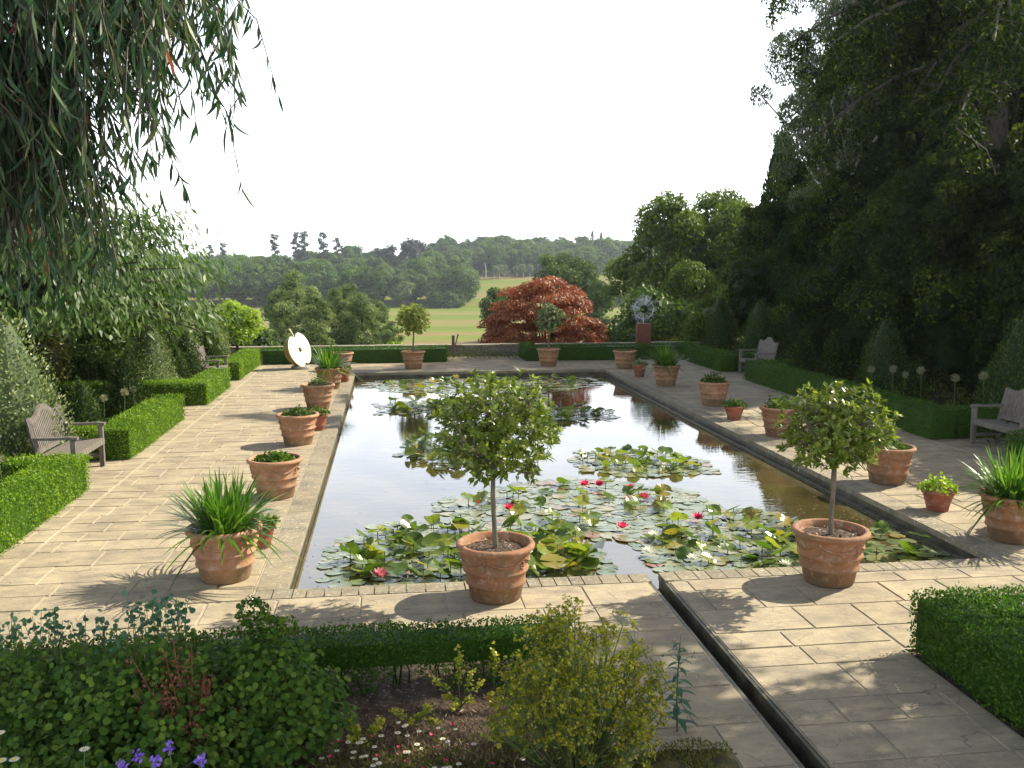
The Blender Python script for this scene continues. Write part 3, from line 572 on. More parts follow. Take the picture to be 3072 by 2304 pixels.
# ---------------------------------------------------------------- sculptures, post, stones
ap = thing('apple_sculpture', 'giant cut half apple sculpture with pale face and curved stalk on a stone disc', 'sculpture', (-2.62, 27.15, 0))
th = np.linspace(0, 2 * np.pi, 96, endpoint=False)
def aprof(a_):  # apple outline, u across, v up; dips at the stalk and the base
    r_ = .455 * (1 - .27 * np.exp(-((a_ - np.pi / 2) / .22) ** 2) - .22 * np.exp(-((a_ - 3 * np.pi / 2) / .17) ** 2)); return r_ * np.cos(a_) * 1.04 * (1 + .06 * np.sin(a_)), r_ * np.sin(a_) * 1.12
u, v = aprof(th); rot = Matrix.Rotation(R(56), 4, 'Z') @ Matrix.Rotation(R(-14), 4, 'X') @ Matrix.Rotation(R(-17), 4, 'Y'); rt = np.array(rot.to_3x3()); cc = np.array((0, 0, .56))
face = MB(); rings = []; 
for s_ in (1, .72, .30, .155): rings.append(np.stack([u * s_, 0 * u - (.0 if s_ > .2 else .0), v * s_], -1))
V = np.concatenate(rings); n_ = 96
face.add(V @ rt.T + cc, [(i * n_ + j, i * n_ + (j + 1) % n_, (i + 1) * n_ + (j + 1) % n_, (i + 1) * n_ + j) for i in range(3) for j in range(n_)]); face.build('cut_face', 'cutapple', ap)
back = MB(); rings = []
for q in np.linspace(0, 1, 9): rings.append(np.stack([u * math.cos(q * 1.5) , 0 * u + .012 + .42 * math.sin(q * np.pi / 2), v * math.cos(q * 1.5)], -1) if q > 0 else np.stack([u, 0 * u, v], -1))
V = np.concatenate(rings); back.add(V @ rt.T + cc, [(i * n_ + j, (i + 1) * n_ + j, (i + 1) * n_ + (j + 1) % n_, i * n_ + (j + 1) % n_) for i in range(8) for j in range(n_)]); back.build('skin', 'appleskin', ap, True)
co_ = MB(); k = 40; t2 = np.linspace(0, 2 * np.pi, k, endpoint=False); cr = .068 * (1 + .16 * np.cos(5 * t2)); r0 = np.stack([u[::1] * .155, 0 * u, v * .155], -1)
dp = np.stack([u * .12, 0 * u + .06, v * .12], -1); dq = np.stack([u * .0, 0 * u + .06, v * .0], -1); V = np.concatenate([r0, dp, dq]); co_.add(V @ rt.T + cc, [(i * n_ + j, i * n_ + (j + 1) % n_, (i + 1) * n_ + (j + 1) % n_, (i + 1) * n_ + j) for i in range(2) for j in range(n_)])
co_.build('core', 'core', ap)
sd = MB()
for sx in (-.025, .028):
    b0 = MB(); c_ = np.array((sx, .01, .0)) @ rt.T + cc; V_, F_ = ICO; sd.add(((V_ * (.014, .012, .038)) @ rt.T) + c_, F_)
sd.build('pips', 'appleskin', ap, True)
stk = MB(); P = np.array([(0, .03, .30), (-.0, .02, .44), (-.015, .02, .56), (-.05, .02, .68)]); stk.tube(P @ rt.T + cc, [.014, .015, .017, .026], 8); stk.build('stalk', 'cutapple', ap, True)
bs = MB(); bs.lathe([(0, 0), (.26, 0), (.27, .03), (.265, .075), (.24, .09), (0, .09)], 32); bs.build('base', 'rock', ap)

ks = thing('wheel_sculpture', 'shiny steel wheel of fine radiating needles on a rusty square plinth', 'sculpture', (8.34, 29.65, 0), R(-10))
a = MB(); a.box((0, 0, .535), (.46, .46, 1.07)); a.build('plinth', 'rust', ks)
nd = MB(); kk = 170; an = np.sort(rng.random(kk) * 6.283)
for i, a_ in enumerate(an):
    r1 = .46 + .035 * math.sin(i * 1.9); y_ = .03 * math.sin(i * 2.4); d = np.array((math.cos(a_), 0, math.sin(a_)))
    nd.tube([d * .13 + (0, -y_, 1.55), d * .33 + (0, y_ * .3, 1.55), d * r1 + (0, y_, 1.55)], [.0015, .0035, .0012], 4)
nd.build('needles', 'steel', ks)
rg = MB(); t2 = np.linspace(0, 2 * np.pi, 65); rg.tube(np.stack([.325 * np.cos(t2), 0 * t2, 1.55 + .325 * np.sin(t2)], -1), .009, 8); rg.build('ring', 'steel', ks, True)
a = MB(); a.tube([(0, 0, 1.06), (0, 0, 1.24)], .012, 8); a.build('mount', 'steel', ks)
ps = thing('wooden_post', 'dark wooden post with a slanting brace standing on the far terrace edge', 'post', (2.02, 29.9, 0))
a = MB(); a.box((0, 0, .36), (.09, .09, .72)); a.build('upright', 'postwood', ps); a = MB(); a.tube([(.03, 0, .25), (.13, 0, .62), (.17, 0, .76)], [.022, .022, .028], 5); a.build('brace', 'postwood', ps)
# ---------------------------------------------------------------- water lilies
def inpoly(P, poly):
    x, y = P[:, 0], P[:, 1]; ins = np.zeros(len(P), bool); j = len(poly) - 1
    for i in range(len(poly)):
        xi, yi = poly[i]; xj, yj = poly[j]; ins ^= ((yi > y) != (yj > y)) & (x < (xj - xi) * (y - yi) / (yj - yi + 1e-12) + xi); j = i
    return ins
def scatter(poly, k, dmin, soft=.12):
    p = np.array(poly); out = []; tries = 0
    while len(out) < k and tries < k * 40:
        tries += 1; q = np.array([rng.uniform(p[:, 0].min(), p[:, 0].max()), rng.uniform(p[:, 1].min(), p[:, 1].max())])
        if inpoly((q + rng.normal(0, soft, 2))[None], poly)[0] and PX0 + .12 < q[0] < PX1 - .12 and PY0 + .12 < q[1] < PY1 - .12 and all((q[0] - o[0]) ** 2 + (q[1] - o[1]) ** 2 > dmin ** 2 for o in out): out.append(q)
    return out
def pad(mb, c, r, tilt=0, az=0, cup=0., rnd=.5, z=0):
    k = 14; a = np.linspace(.18, 2 * np.pi - .18, k); off = rng.random() * 6.28; rr = r * (1 + .03 * rng.normal(size=k))
    rim = np.stack([rr * np.cos(a), rr * np.sin(a), cup * r * (1 + .9 * np.sin(a * rng.integers(2, 5) + off)) + .02 * r * rng.normal(size=k)], -1); mid = rim * (.55, .55, .2)
    V = np.concatenate([[(0, 0, 0)], mid, rim]); ca, sa = math.cos(off), math.sin(off); V = V @ np.array([(ca, sa, 0), (-sa, ca, 0), (0, 0, 1)])
    if tilt: V = V @ np.array(Matrix.Rotation(tilt, 3, (math.cos(az), math.sin(az), 0))).T
    F3 = [(0, 1 + i, 2 + i) for i in range(k - 1)]; F4 = [(1 + i, 1 + k + i, 2 + k + i, 2 + i) for i in range(k - 1)]
    V = V + (c[0], c[1], z); mb.add(V, F3, rnd); mb.add(V, F4, rnd)
def lily_flower(t_, c, z, s, mat, name='flower'):
    mb = MB(); C, D, N = [], [], []
    for ring, (n_, el, l_) in enumerate(((8, 25, 1), (8, 50, .9), (6, 72, .75))):
        for k in range(n_):
            a = (k + ring * .5) / n_ * 6.283; e = R(el + rng.normal(0, 4)); d = np.array((math.cos(a) * math.cos(e), math.sin(a) * math.cos(e), math.sin(e))); C.append((c[0] + math.cos(a) * .008, c[1] + math.sin(a) * .008, z)); D.append(d * l_); N.append((-math.cos(a) * math.sin(e), -math.sin(a) * math.sin(e), math.cos(e)))
    D = np.array(D); mb.strips(C, D, N, np.linalg.norm(D, axis=1) * s, s * .42, -.12, 3, prof=[.35, 1, .85, .06]); f = mb.build(name, mat, t_)
    e = MB(); lump(e, (c[0], c[1], z + s * .3), (s * .16,) * 3, .2); e.build('eye', 'goldeye', f)
def lily(label, poly, nflat, nup, fl=(), r=(.075, .12), up_r=(.08, .13), mat='pad', upz=(.03, .16), group='water lily patches in the pool'):
    t_ = thing('water_lily', label, 'water lily', (0, 0, 0), 0, group); a = MB()
    for q in scatter(poly, nflat, .13): pad(a, q, rng.uniform(*r), z=WZ + .004 + rng.random() * .012, rnd=rng.random(), cup=.015)
    a.build('floating_leaves', mat, t_)
    if nup:
        b_ = MB(); st = MB(); pp = np.array(poly); cen = pp.mean(0); inner = [tuple(cen + (p_ - cen) * .86) for p_ in pp]
        for q in scatter(inner, nup, .10, .05):
            z = WZ + rng.uniform(*upz); pad(b_, q, rng.uniform(*up_r), rng.uniform(.1, .85), rng.random() * 6.28, rng.uniform(.03, .22), rng.random(), z); st.tube([(q[0], q[1], WZ - .02), (q[0], q[1], z)], .005, 4)
        b_.build('raised_leaves', 'padup', t_); tag(st.build('leaf_stalks', 'stalk', t_), kind='stuff')
    for (x, y, s, m_) in fl: lily_flower(t_, (x, y), WZ + .05, s, m_)
    return t_
lily('crowded upright lily leaves left of the front bay pot, with one dusty pink flower', [(-.75, 9.9), (-.3, 10.4), (0, 11.0), (.9, 11.1), (1.25, 10.2), (1.1, 8.75), (-.3, 8.75), (-.55, 9.3)], 190, 80, [(-.14, 8.98, .11, 'palepink')])
lily('big glossy upright lily leaves just right of the front bay pot', [(1.2, 10.6), (1.9, 10.5), (2.25, 9.6), (2.25, 8.85), (1.15, 8.7)], 60, 60, (), up_r=(.10, .15), upz=(.04, .18))
RED = [(2.7, 12.5), (2.9, 12.45), (3.28, 12.2), (3.12, 11.55), (3.33, 11.66), (1.10, 11.7), (1.47, 11.35), (2.70, 10.35), (3.72, 10.6)]
lily('wide flat lily patch with crimson flowers in the pool middle', [(.5, 11.8), (1.2, 12.2), (2.5, 13.1), (3.5, 12.5), (4.0, 11.8), (4.2, 11.0), (3.4, 10.4), (2.7, 10.0), (2.4, 10.4), (1.4, 10.7)], 330, 34, [(x, y, .085 + .02 * rng.random(), 'pink') for x, y in RED], r=(.08, .14))
lily('pale lily patch with cream flowers against the front coping, right of the channel mouth side', [(3.3, 10.6), (4.4, 11.1), (5.0, 10.2), (5.15, 9.2), (4.9, 8.7), (3.8, 8.7), (2.75, 9.1), (2.7, 9.9)], 260, 56, [(2.75, 9.4, .08, 'white'), (3.15, 9.1, .08, 'white'), (4.05, 8.8, .07, 'white'), (2.98, 9.95, .09, 'white'), (3.6, 9.4, .07, 'white')], up_r=(.07, .12))
lily('compact grey-green lily island alone in open water behind the crimson flowers', [(2.9, 14.3), (3.3, 14.9), (3.9, 15.1), (4.9, 14.2), (5.0, 13.4), (3.9, 13.1), (3.1, 13.6)], 130, 40, [(4.2, 13.6, .07, 'white')])
lily('long lily bed along the far end of the pool', [(-.75, 24.9), (.2, 25.4), (3.5, 25.5), (5.5, 25.3), (5.7, 24.3), (4.8, 23.0), (3.9, 22.2), (1.8, 22.5), (.3, 22.8), (-.4, 23.8)], 420, 80, (), up_r=(.08, .12), upz=(.02, .10))
lily('lily strip with a white flower before the far bed, with a tuft of rushes', [(-.4, 20.8), (.3, 21.3), (1.8, 21), (2.4, 20.2), (1.2, 19.4), (-.2, 19.7)], 110, 36, [(.9, 20.5, .10, 'white')], up_r=(.11, .16))
lily('lily cluster seen through the left side of the central bay crown', [(.0, 15.3), (.4, 16.6), (1.5, 16.4), (1.7, 14.4), (.8, 13.9)], 70, 50)
lily('small scattered lily patch right of the central bay crown', [(3.3, 19.5), (4.3, 19.4), (4.7, 18.6), (3.4, 18.2)], 60, 26)
lily('sunken brownish lily leaves in the shaded right front corner of the pool', [(5.0, 9.4), (6.0, 10.2), (6.05, 8.7), (5.1, 8.6)], 36, 6, mat='pad')
rt_ = thing('rush_tuft', 'thin upright tuft of rushes in the far lily strip', 'water plant', (.02, 20.6, WZ)); mb = MB()
k = 22; mb.strips(rng.normal(0, .04, (k, 3)) * (1, 1, 0), rng.normal(0, .12, (k, 3)) + (0, 0, 1), rdir(k) * (1, 1, 0), rng.uniform(.25, .5, k), .006, 0, 3, prof=[1, 1, .7, .1]); mb.build('blades', 'strap', rt_)
# scum and bits on the water
mb = MB(); k = 420; P = np.stack([rng.uniform(PX0 + .1, PX1 - .1, k), rng.uniform(PY0 + .1, PY1 - .1, k) , np.full(k, WZ + .004)], -1)
P[:150, 0] = rng.uniform(5.0, 6.05, 150); P[:150, 1] = rng.uniform(8.5, 11.5, 150); P[150:220, 0] = rng.uniform(-.95, 0, 70); P[150:220, 1] = rng.uniform(8.5, 10.5, 70)
mb.leaves(P, rdir(k) * (1, 1, 0) + 1e-3, (0, 0, 1) + rng.normal(0, .1, (k, 3)), rng.uniform(.015, .05, k), .012); tag(mb.build('floating_leaf_litter', 'litter'), 'bits of leaf litter floating on the pond', 'leaf litter', kind='stuff')

# ---------------------------------------------------------------- crowns
def crown(mb, c, Rv, nb, br, k, s, asp=.6, droop=.0, up=.25, jit=.55, rw=.45, cut=None, core=None, shell=(.45, .9), blobs=None):
    c = np.array(c, float); Rv = np.array(Rv, float)
    if blobs is None:
        d = rdir(nb); q = rng.uniform(*shell, nb)[:, None]; B = c + d * q * Rv; rb = rng.uniform(.7, 1.25, nb) * br
        B = np.concatenate([B, [c]]); rb = np.append(rb, br * 1.2)
    else: B, rb = blobs
    wgt = rb ** 2 / (rb ** 2).sum(); idx = rng.choice(len(B), k, p=wgt); dd = rdir(k); dd[:, 2] += up; dd = nrm(dd)
    P = B[idx] + dd * rb[idx][:, None] * rng.uniform(.72, 1.08, k)[:, None] * (1, 1, .82)
    keep = np.ones(k, bool)
    for j in range(len(B)):
        keep &= ~((np.linalg.norm(P - B[j], axis=1) < rb[j] * .66) & (idx != j))
    if cut is not None: keep &= cut(P)
    P, dd, idx = P[keep], dd[keep], idx[keep]; k = len(P); N = nrm(dd + rng.normal(0, jit, (k, 3))); D = nrm(np.cross(N, rdir(k)) + (0, 0, -droop)); br_ = rng.random(len(B))[idx]
    sz = s * rng.uniform(.7, 1.3, k); mb.leaves(P - D * sz[:, None] / 2, D, N, sz, sz * asp, rnd=np.clip(br_ * rw + rng.random(k) * (1 - rw), 0, 1), fold=.1)
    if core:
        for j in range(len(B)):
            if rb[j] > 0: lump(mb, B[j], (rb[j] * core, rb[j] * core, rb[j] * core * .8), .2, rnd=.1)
    return B, rb
def trunk(mb, h, r0, B, r1=None, lean=(0, 0), n=8, limbs=8, z0=0.):
    top = np.array((lean[0], lean[1], h)); P = [(0, 0, z0), top * .35 + rng.normal(0, r0 * .4, 3) * (1, 1, 0), top * .7 + rng.normal(0, r0 * .4, 3) * (1, 1, 0), top]; mb.tube(P, [r0 * 1.35, r0, r0 * .8, r0 * .55], n)
    for j in rng.choice(len(B), min(limbs, len(B)), False):
        s_ = top * rng.uniform(.55, .98); e = B[j]; m_ = (s_ + e) / 2 + (0, 0, .06 * np.linalg.norm(e - s_)); mb.tube([s_, m_, e], [r0 * .4, r0 * .25, r0 * .08], 5)
def mk_tree(name, cat, H_, Rr, mat, bark='bark', nb=26, k=9000, s=.3, th=.35, br=None, core=.6, r0=None, group=None, zr=None, **kw):
    def f():
        t_ = thing(name, 'x', cat); mb = MB(); cz = th * H_ + (1 - th) * H_ * .5; zr_ = (H_ - th * H_) * .5 if zr is None else zr; brr = br or Rr * .36
        B, rb = crown(mb, (0, 0, cz), (Rr - brr * .6, Rr - brr * .6, zr_ - brr * .5), nb, brr, k, s, core=core, **kw); mb.build('crown', mat, t_)
        tb = MB(); trunk(tb, th * H_ + zr_ * .7, r0 or H_ * .022, B); tb.build('trunk', bark, t_, True); return t_
    return f
# far wood: prototypes and placing
protos = [mk_tree('broadleaf_tree', 'tree', 15, 6.2, 'far', nb=44, k=5200, s=.85, th=.0, br=2.2, rw=.6, jit=.4), mk_tree('broadleaf_tree', 'tree', 14, 6.8, 'oak', nb=48, k=5200, s=.85, th=.0, br=2.0, rw=.6, jit=.4),
          mk_tree('broadleaf_tree', 'tree', 17, 6.0, 'far', nb=40, k=5200, s=.85, th=.0, br=2.5, rw=.6, jit=.4), mk_tree('broadleaf_tree', 'tree', 13, 5.2, 'birch', nb=34, k=4200, s=.8, th=.0, br=1.9, rw=.6, jit=.4)]
def gz(x, y): return float(terr(np.array(x), np.array(float(y))))
wr_ = random.Random(11); pos_ = []
def wood(n, fx, fy, label, group, sc=(.8, 1.2), dmin=8.5, kinds=(0, 1, 2, 0, 1, 3)):
    c = 0; tr = 0
    while c < n and tr < n * 60:
        tr += 1; y = fy(wr_); x = fx(wr_) * y
        if any((x - a) ** 2 + (y - b_) ** 2 < dmin ** 2 for a, b_ in pos_): continue
        pos_.append((x, y)); i = kinds[wr_.randrange(len(kinds))]; s_ = wr_.uniform(*sc)
        put('far%d' % i, protos[i], (x, y, gz(x, y) - .4), wr_.random() * 6.28, (s_, s_, s_ * wr_.uniform(.85, 1.05)), label, group); c += 1
# front edge of the left wood, standing on the field line
G1, G2, G3, G4 = 'trees along the near edge of the hazy wood', 'trees rising behind on the wooded hillside', 'trees of the distant wood beyond the upper field', 'trees in the dip left of the upper field'
wood(44, lambda r: r.uniform(-.30, .085), lambda r: r.uniform(334, 362), 'broadleaf tree on the front edge of the wood where the field ends', G1, (.9, 1.15), 7.0)
wood(125, lambda r: r.uniform(-.32, .06), lambda r: r.triangular(365, 600, 430), 'hazy broadleaf tree in the mass of the wooded hillside at left', G2, (.9, 1.25), 9)
wood(16, lambda r: r.uniform(.04, .10), lambda r: r.uniform(420, 600), 'pale hazy tree in the dip between the hillside and the upper field', G4, (.8, 1.05), 10)
wood(32, lambda r: r.uniform(.08, .30), lambda r: r.uniform(470, 490), 'hazy tree on the edge of the distant wood above the upper field', G3, (.9, 1.1), 7.5)
wood(80, lambda r: r.uniform(.06, .34), lambda r: r.uniform(500, 640), 'bluish tree high in the distant wood on the skyline', G3, (.9, 1.25), 10)
# pines, spires
def pine():
    t_ = thing('pine_tree', 'x', 'pine tree'); mb = MB(); H_ = 24
    tb = MB(); tb.tube([(0, 0, -9), (.1, 0, 8), (-.1, .1, 16), (0, 0, 23)], [.42, .34, .24, .08], 7)
    for i in range(24):
        z = 8.5 + i * .62 + rng.normal(0, .2); L = (1.9 + 1.4 * math.sin((z - 8) / 15 * 3.0)) * rng.uniform(.6, 1.15); a = rng.random() * 6.28; e = np.array((math.cos(a) * L, math.sin(a) * L, z + .3)); tb.tube([(0, 0, z - .5), e * (.5, .5, 1), e], [.09, .06, .03], 4)
        k = 110; P = e * (.68, .68, 1) + rng.normal(0, 1, (k, 3)) * (.75, .75, .26); mb.leaves(P, rdir(k), rng.normal(0, .5, (k, 3)) + (0, 0, 1), .75, .42)
    mb.build('crown', 'farpine', t_); tb.build('trunk', 'bark', t_); return t_
def at(xd, y, zoff=0): return (xd * y, y, gz(xd * y, y) + zoff)
PNS = [(-.1195, 470, 1.02, 'dark conical pine standing first from the left on the skyline'), (-.0965, 480, 1.10, 'left pine of the close pair on the skyline'), (-.0885, 484, 1.08, 'right pine of the close pair on the skyline'),
       (-.0690, 470, 1.08, 'tallest bare-stemmed pine right of the skyline pair'), (-.0555, 470, .88, 'shorter ragged pine last in the skyline row'), (-.172, 500, .86, 'small distant pine among the far left skyline trees'), (-.186, 500, .80, 'smallest pine at the left end of the skyline')]
PT = (.0335, .0355, .0365, .0355, .0300, .024, .022); PNS_I = {q[3]: i for i, q in enumerate(PNS)}
for xd, y, s_, lb in PNS: put('pine', pine, (xd * y, y, 3 + y * PT[PNS_I[lb]] - 24.2 * s_ * .9), rng.random() * 6.28, (s_ * .8, s_ * .8, s_ * .9), lb, 'pines on the skyline')
def spire():
    t_ = thing('spire_tree', 'x', 'conifer'); mb = MB(); k = 900; z = rng.uniform(1, 17, k); r_ = 2.1 * (1 - (z / 17.6) ** 2.2) * rng.uniform(.7, 1.05, k); a = rng.random(k) * 6.283
    P = np.stack([r_ * np.cos(a), r_ * np.sin(a), z], -1); mb.leaves(P, nrm(P * (1, 1, 0)) * .5 + (0, 0, 1), nrm(P * (1, 1, 0)) + rng.normal(0, .4, (k, 3)), .9, .5); mb.build('crown', 'farpine', t_); tb = MB(); tb.tube([(0, 0, -1), (0, 0, 8), (0, 0, 15)], [.4, .3, .1], 6); tb.build('trunk', 'bark', t_); return t_
put('spire', spire, at(.2215, 600), 0, 1.0, 'left dark spire conifer of the two on the skyline right of centre'); put('spire', spire, at(.2315, 600), 1, .95, 'right dark spire conifer of the two on the skyline right of centre')
# dark cedar-like group on the ridge (D 800-940)
for i, (xd, y, s_) in enumerate(((.000, 455, 1.05), (.022, 450, 1.18), (.034, 462, 1.12), (-.011, 470, .95))):
    put('ridgedark', mk_tree('dark_ridge_tree', 'tree', 19, 7.0, 'farpine', nb=26, k=3200, s=1.0, th=.2, br=2.6), (xd * y, y, 3 + y * (.022, .029, .027, .018)[i] - 19 * s_), i * 1.3, s_, ('leftmost-but-one', 'largest', 'rightmost', 'leftmost')[i] + ' dark heavy-crowned tree of the clump on the ridge, left of centre', 'dark clump of ridge trees')
# field shrubs and mid trees
bush = mk_tree('field_bush', 'bush', 5.5, 3.6, 'oak', nb=16, k=1500, s=.55, th=.02, br=1.5)
for i, (xd, y, s_, lb) in enumerate(((.050, 325, 1.15, 'left rounded thorn bush at the field edge below the wood'), (.062, 322, 1.2, 'middle thorn bush at the field edge below the wood'), (.073, 326, 1.0, 'right thorn bush at the field edge where the two fields meet'),
        (.248, 318, 1.0, 'low bush on the right field edge nearest the oak'), (.262, 322, 1.1, 'broad bush on the right field edge'), (.277, 330, 1.3, 'tall bush on the right field edge beside the dark plane trees'))):
    put('bush', bush, at(xd, y, -.5), i, s_, lb, 'thorn bushes round the fields')
sap = mk_tree('young_birch', 'tree', 8, 2.6, 'birch', 'palebark', nb=12, k=1300, s=.5, th=.1, br=1.1)
for i, xd in enumerate((.113, .119, .125, .138, .145, .152)):
    put('sap', sap, at(xd, 452 + i * 2, -.3), i, rng.uniform(.8, 1.15), 'pale young birch, %s in the row at the top of the upper field' % ('first', 'second', 'third', 'fourth', 'fifth', 'last')[i], 'young birches at the top of the upper field')
dt = thing('dead_tree', 'bare pale dead trunk standing before the wood at the top of the upper field', 'dead tree', at(.1035, 455)); a = MB(); a.tube([(0, 0, 0), (.2, 0, 3), (0, 0, 7)], [.35, .28, .15], 7); a.tube([(.1, 0, 6), (-.8, 0, 8)], [.15, .08], 5); a.build('trunk', 'palebark', dt)
put('oakmid', mk_tree('oak_tree', 'tree', 11.2, 4.4, 'oak', nb=44, k=17000, s=.30, th=.1, br=1.35, rw=.5), (.1935 * 110 - .3, 110, gz(21, 110) + .1), 0, 1.08, 'rounded green oak rising behind the red maple')
put('oaksm', mk_tree('field_maple', 'tree', 6.8, 3.0, 'oak', nb=20, k=6500, s=.27, th=.1, br=.95), (.117 * 100, 100, gz(12, 100)), 0, 1, 'small loose green tree left of the red maple')
put('oakmid2', mk_tree('oak_tree', 'tree', 7.5, 2.6, 'oak', nb=22, k=6500, s=.28, th=.1, br=.95), (.232 * 105, 105, gz(24, 105)), 0, 1, 'lower right-hand green tree leaning out behind the red maple')
# birch grove on the slope, left of centre
bir = mk_tree('birch_tree', 'tree', 5.2, 1.55, 'birch', 'palebark', nb=44, k=9500, s=.12, th=.02, br=.42, droop=.5, jit=.7, rw=.6, shell=(.55, 1.05), r0=.06, core=.45)
for i, (xd, y, s_, lb) in enumerate(((-.118, 62, 1.02, 'leftmost birch of the grove behind the apple sculpture'), (-.099, 66, 1.30, 'tallest birch of the grove behind the apple sculpture'), (-.079, 60, .96, 'birch in front of the tallest one, above the stalk of the apple'),
        (-.061, 64, 1.05, 'middle birch of the grove on the slope'), (-.045, 66, 1.12, 'loose birch right of the grove middle'), (-.029, 62, .98, 'drooping birch near the right end of the grove'), (-.014, 64, .88, 'round-headed birch near the field at the grove end'), (-.001, 58, .60, 'lowest birch, at the right end of the grove'))):
    put('birch', bir, (xd * y, y, gz(xd * y, y) - .1), i * 1.7, s_, lb, 'birch grove on the slope')
pl = mk_tree('leafy_shrub', 'shrub', 2.1, .75, 'lime', nb=9, k=700, s=.11, th=.05, br=.3, core=.3)
for i, (x, y, s_, lb) in enumerate(((-.55, 32.6, 1.0, 'bright young shrub over the wall below the birches, left one'), (.15, 32.8, 1.22, 'bright young shrub over the wall below the birches, tallest'), (1.0, 33.4, .8, 'small bright shrub over the wall, next to the left far bay tree'))): put('youngs', pl, (x, y, gz(x, y) - .3), i, s_, lb, 'bright shrubs beyond the wall')
put('rb', mk_tree('dark_shrub', 'shrub', 2.6, 1.5, 'oak', nb=18, k=4000, s=.13, th=.02, br=.55), (-4.9, 33, gz(-5, 33)), 0, 1, 'dark rounded shrub beyond the wall, left of the apple sculpture')
put('rb', None, (8.6, 34.2, gz(8, 34) - .2), 2, 1.1, 'dark shrub beyond the wall between the red maple and the steel wheel')

put('rb', None, (.283 * 47, 47, gz(13, 47) - .3), 4, 2.1, 'large dark rounded shrub on the slope directly behind the steel wheel')
# red maple, domed and weeping
rng = np.random.default_rng(21)
mt = thing('red_maple', 'wide domed weeping maple with russet red leaves beyond the far wall', 'tree', (5.45, 32.3, -1.4)); B = []; rb = []
for i in range(230):
    a = i * 2.39996; ph = R(95) * ((i + .5) / 230) ** .58; rr = 2.0 * math.sin(ph); q = rng.uniform(.84, 1.0) if i % 4 else .6; B.append((rr * q * math.cos(a) * 1.16, rr * q * math.sin(a) * .75, .42 + 3.42 * max(0, math.cos(ph)) ** .85 * q + .25 * math.sin(a * 3) * math.sin(ph))); rb.append(rng.uniform(.28, .46))
B = np.array(B); rb = np.array(rb); mb = MB()
k = 62000; idx = rng.choice(len(B), k, p=rb ** 2 / (rb ** 2).sum()); dd = rdir(k); dd[:, 2] = np.abs(dd[:, 2]) * .9 - .12; P = B[idx] + dd * rb[idx][:, None] * (1.05, 1.05, .85) * rng.uniform(.6, 1.05, (k, 1))
out_ = nrm(P * (1, 1, 0) + 1e-3); D = nrm(out_ * .7 + rng.normal(0, .4, (k, 3)) + (0, 0, -.75)); N = nrm(dd + out_ * .3 + rng.normal(0, .4, (k, 3))); mb.leaves(P, D, N, rng.uniform(.07, .14, k), rng.uniform(.028, .055, k), rnd=np.clip(rng.random(len(B))[idx] * .5 + rng.random(k) * .5, 0, 1))
mb.build('crown', 'maple', mt); tb = MB(); tb.tube([(0, 0, 0), (.05, 0, .7), (-.05, 0, 1.3)], [.16, .13, .11], 8)
for j in range(0, 230, 7):
    e = B[j]; tb.tube([(0, 0, 1.1), (e[0] * .4, e[1] * .4, 1.9 + rng.normal(0, .2)), e - (0, 0, .1)], [.05, .03, .012], 5)
tb.build('trunk', 'bark', mt, True)

# plane-like trees at right of the maple, mid distance
plane = mk_tree('tall_broadleaf_tree', 'tree', 13, 4.6, 'plane', nb=64, k=24000, s=.26, th=.05, br=1.15, rw=.35, core=.5)
for i, (xd, y, s_, lb) in enumerate(((.300, 62, .96, 'tall leafy tree at the left end of the dark belt, behind the steel wheel'), (.352, 66, 1.04, 'tallest leafy tree of the belt behind the steel wheel'), (.405, 60, .92, 'leafy tree of the belt left of the pale gum tree'), (.335, 54, .55, 'low leafy tree in front of the belt right of the steel wheel'), (.45, 56, 1.0, 'leafy tree of the belt behind the pale gum tree'))):
    put('plane', plane, (xd * y, y, gz(xd * y, y) - .3), i * 1.9, s_, lb, 'tall leafy tree belt at right')

# pale-limbed gum, right
gm = thing('gum_tree', 'tall airy gum tree with whitish limbs and grey-green leaves, upper right', 'tree', (15.6, 32, -.3)); gm.scale = (.86, .86, .86); tb = MB(); mb = MB()
gb = rdir(105) * rng.uniform(.35, 1, (105, 1)) * (3.7, 2.8, 6.2) + (.9, 0, 11.2); gr = rng.uniform(.45, 1.0, 105)
crown(mb, (0, 0, 0), (1, 1, 1), 0, 1, 60000, .17, asp=.3, droop=1.1, jit=.9, blobs=(gb, gr), up=.1)
tb.tube([(0, 0, -.5), (.2, 0, 3), (.6, .1, 6), (1.0, 0, 9.5), (1.2, 0, 15)], [.30, .26, .2, .13, .06], 8)
for bbi in range(0, 105, 2):
    e = gb[bbi]
    if e[2] < 8.5: continue
    h0 = max(2.5, e[2] - rng.uniform(1.5, 4)); p0 = np.array((min(h0, 13) * .1, 0, h0)); tb.tube([p0, p0 * .5 + e * .5 + (0, 0, -.25) + rng.normal(0, .12, 3), e, e + (e - p0) * .12 + rng.normal(0, .1, 3)], [.085, .06, .03, .01], 5)
mb.build('crown', 'grey', gm); tb.build('trunk', 'palebark', gm, True)

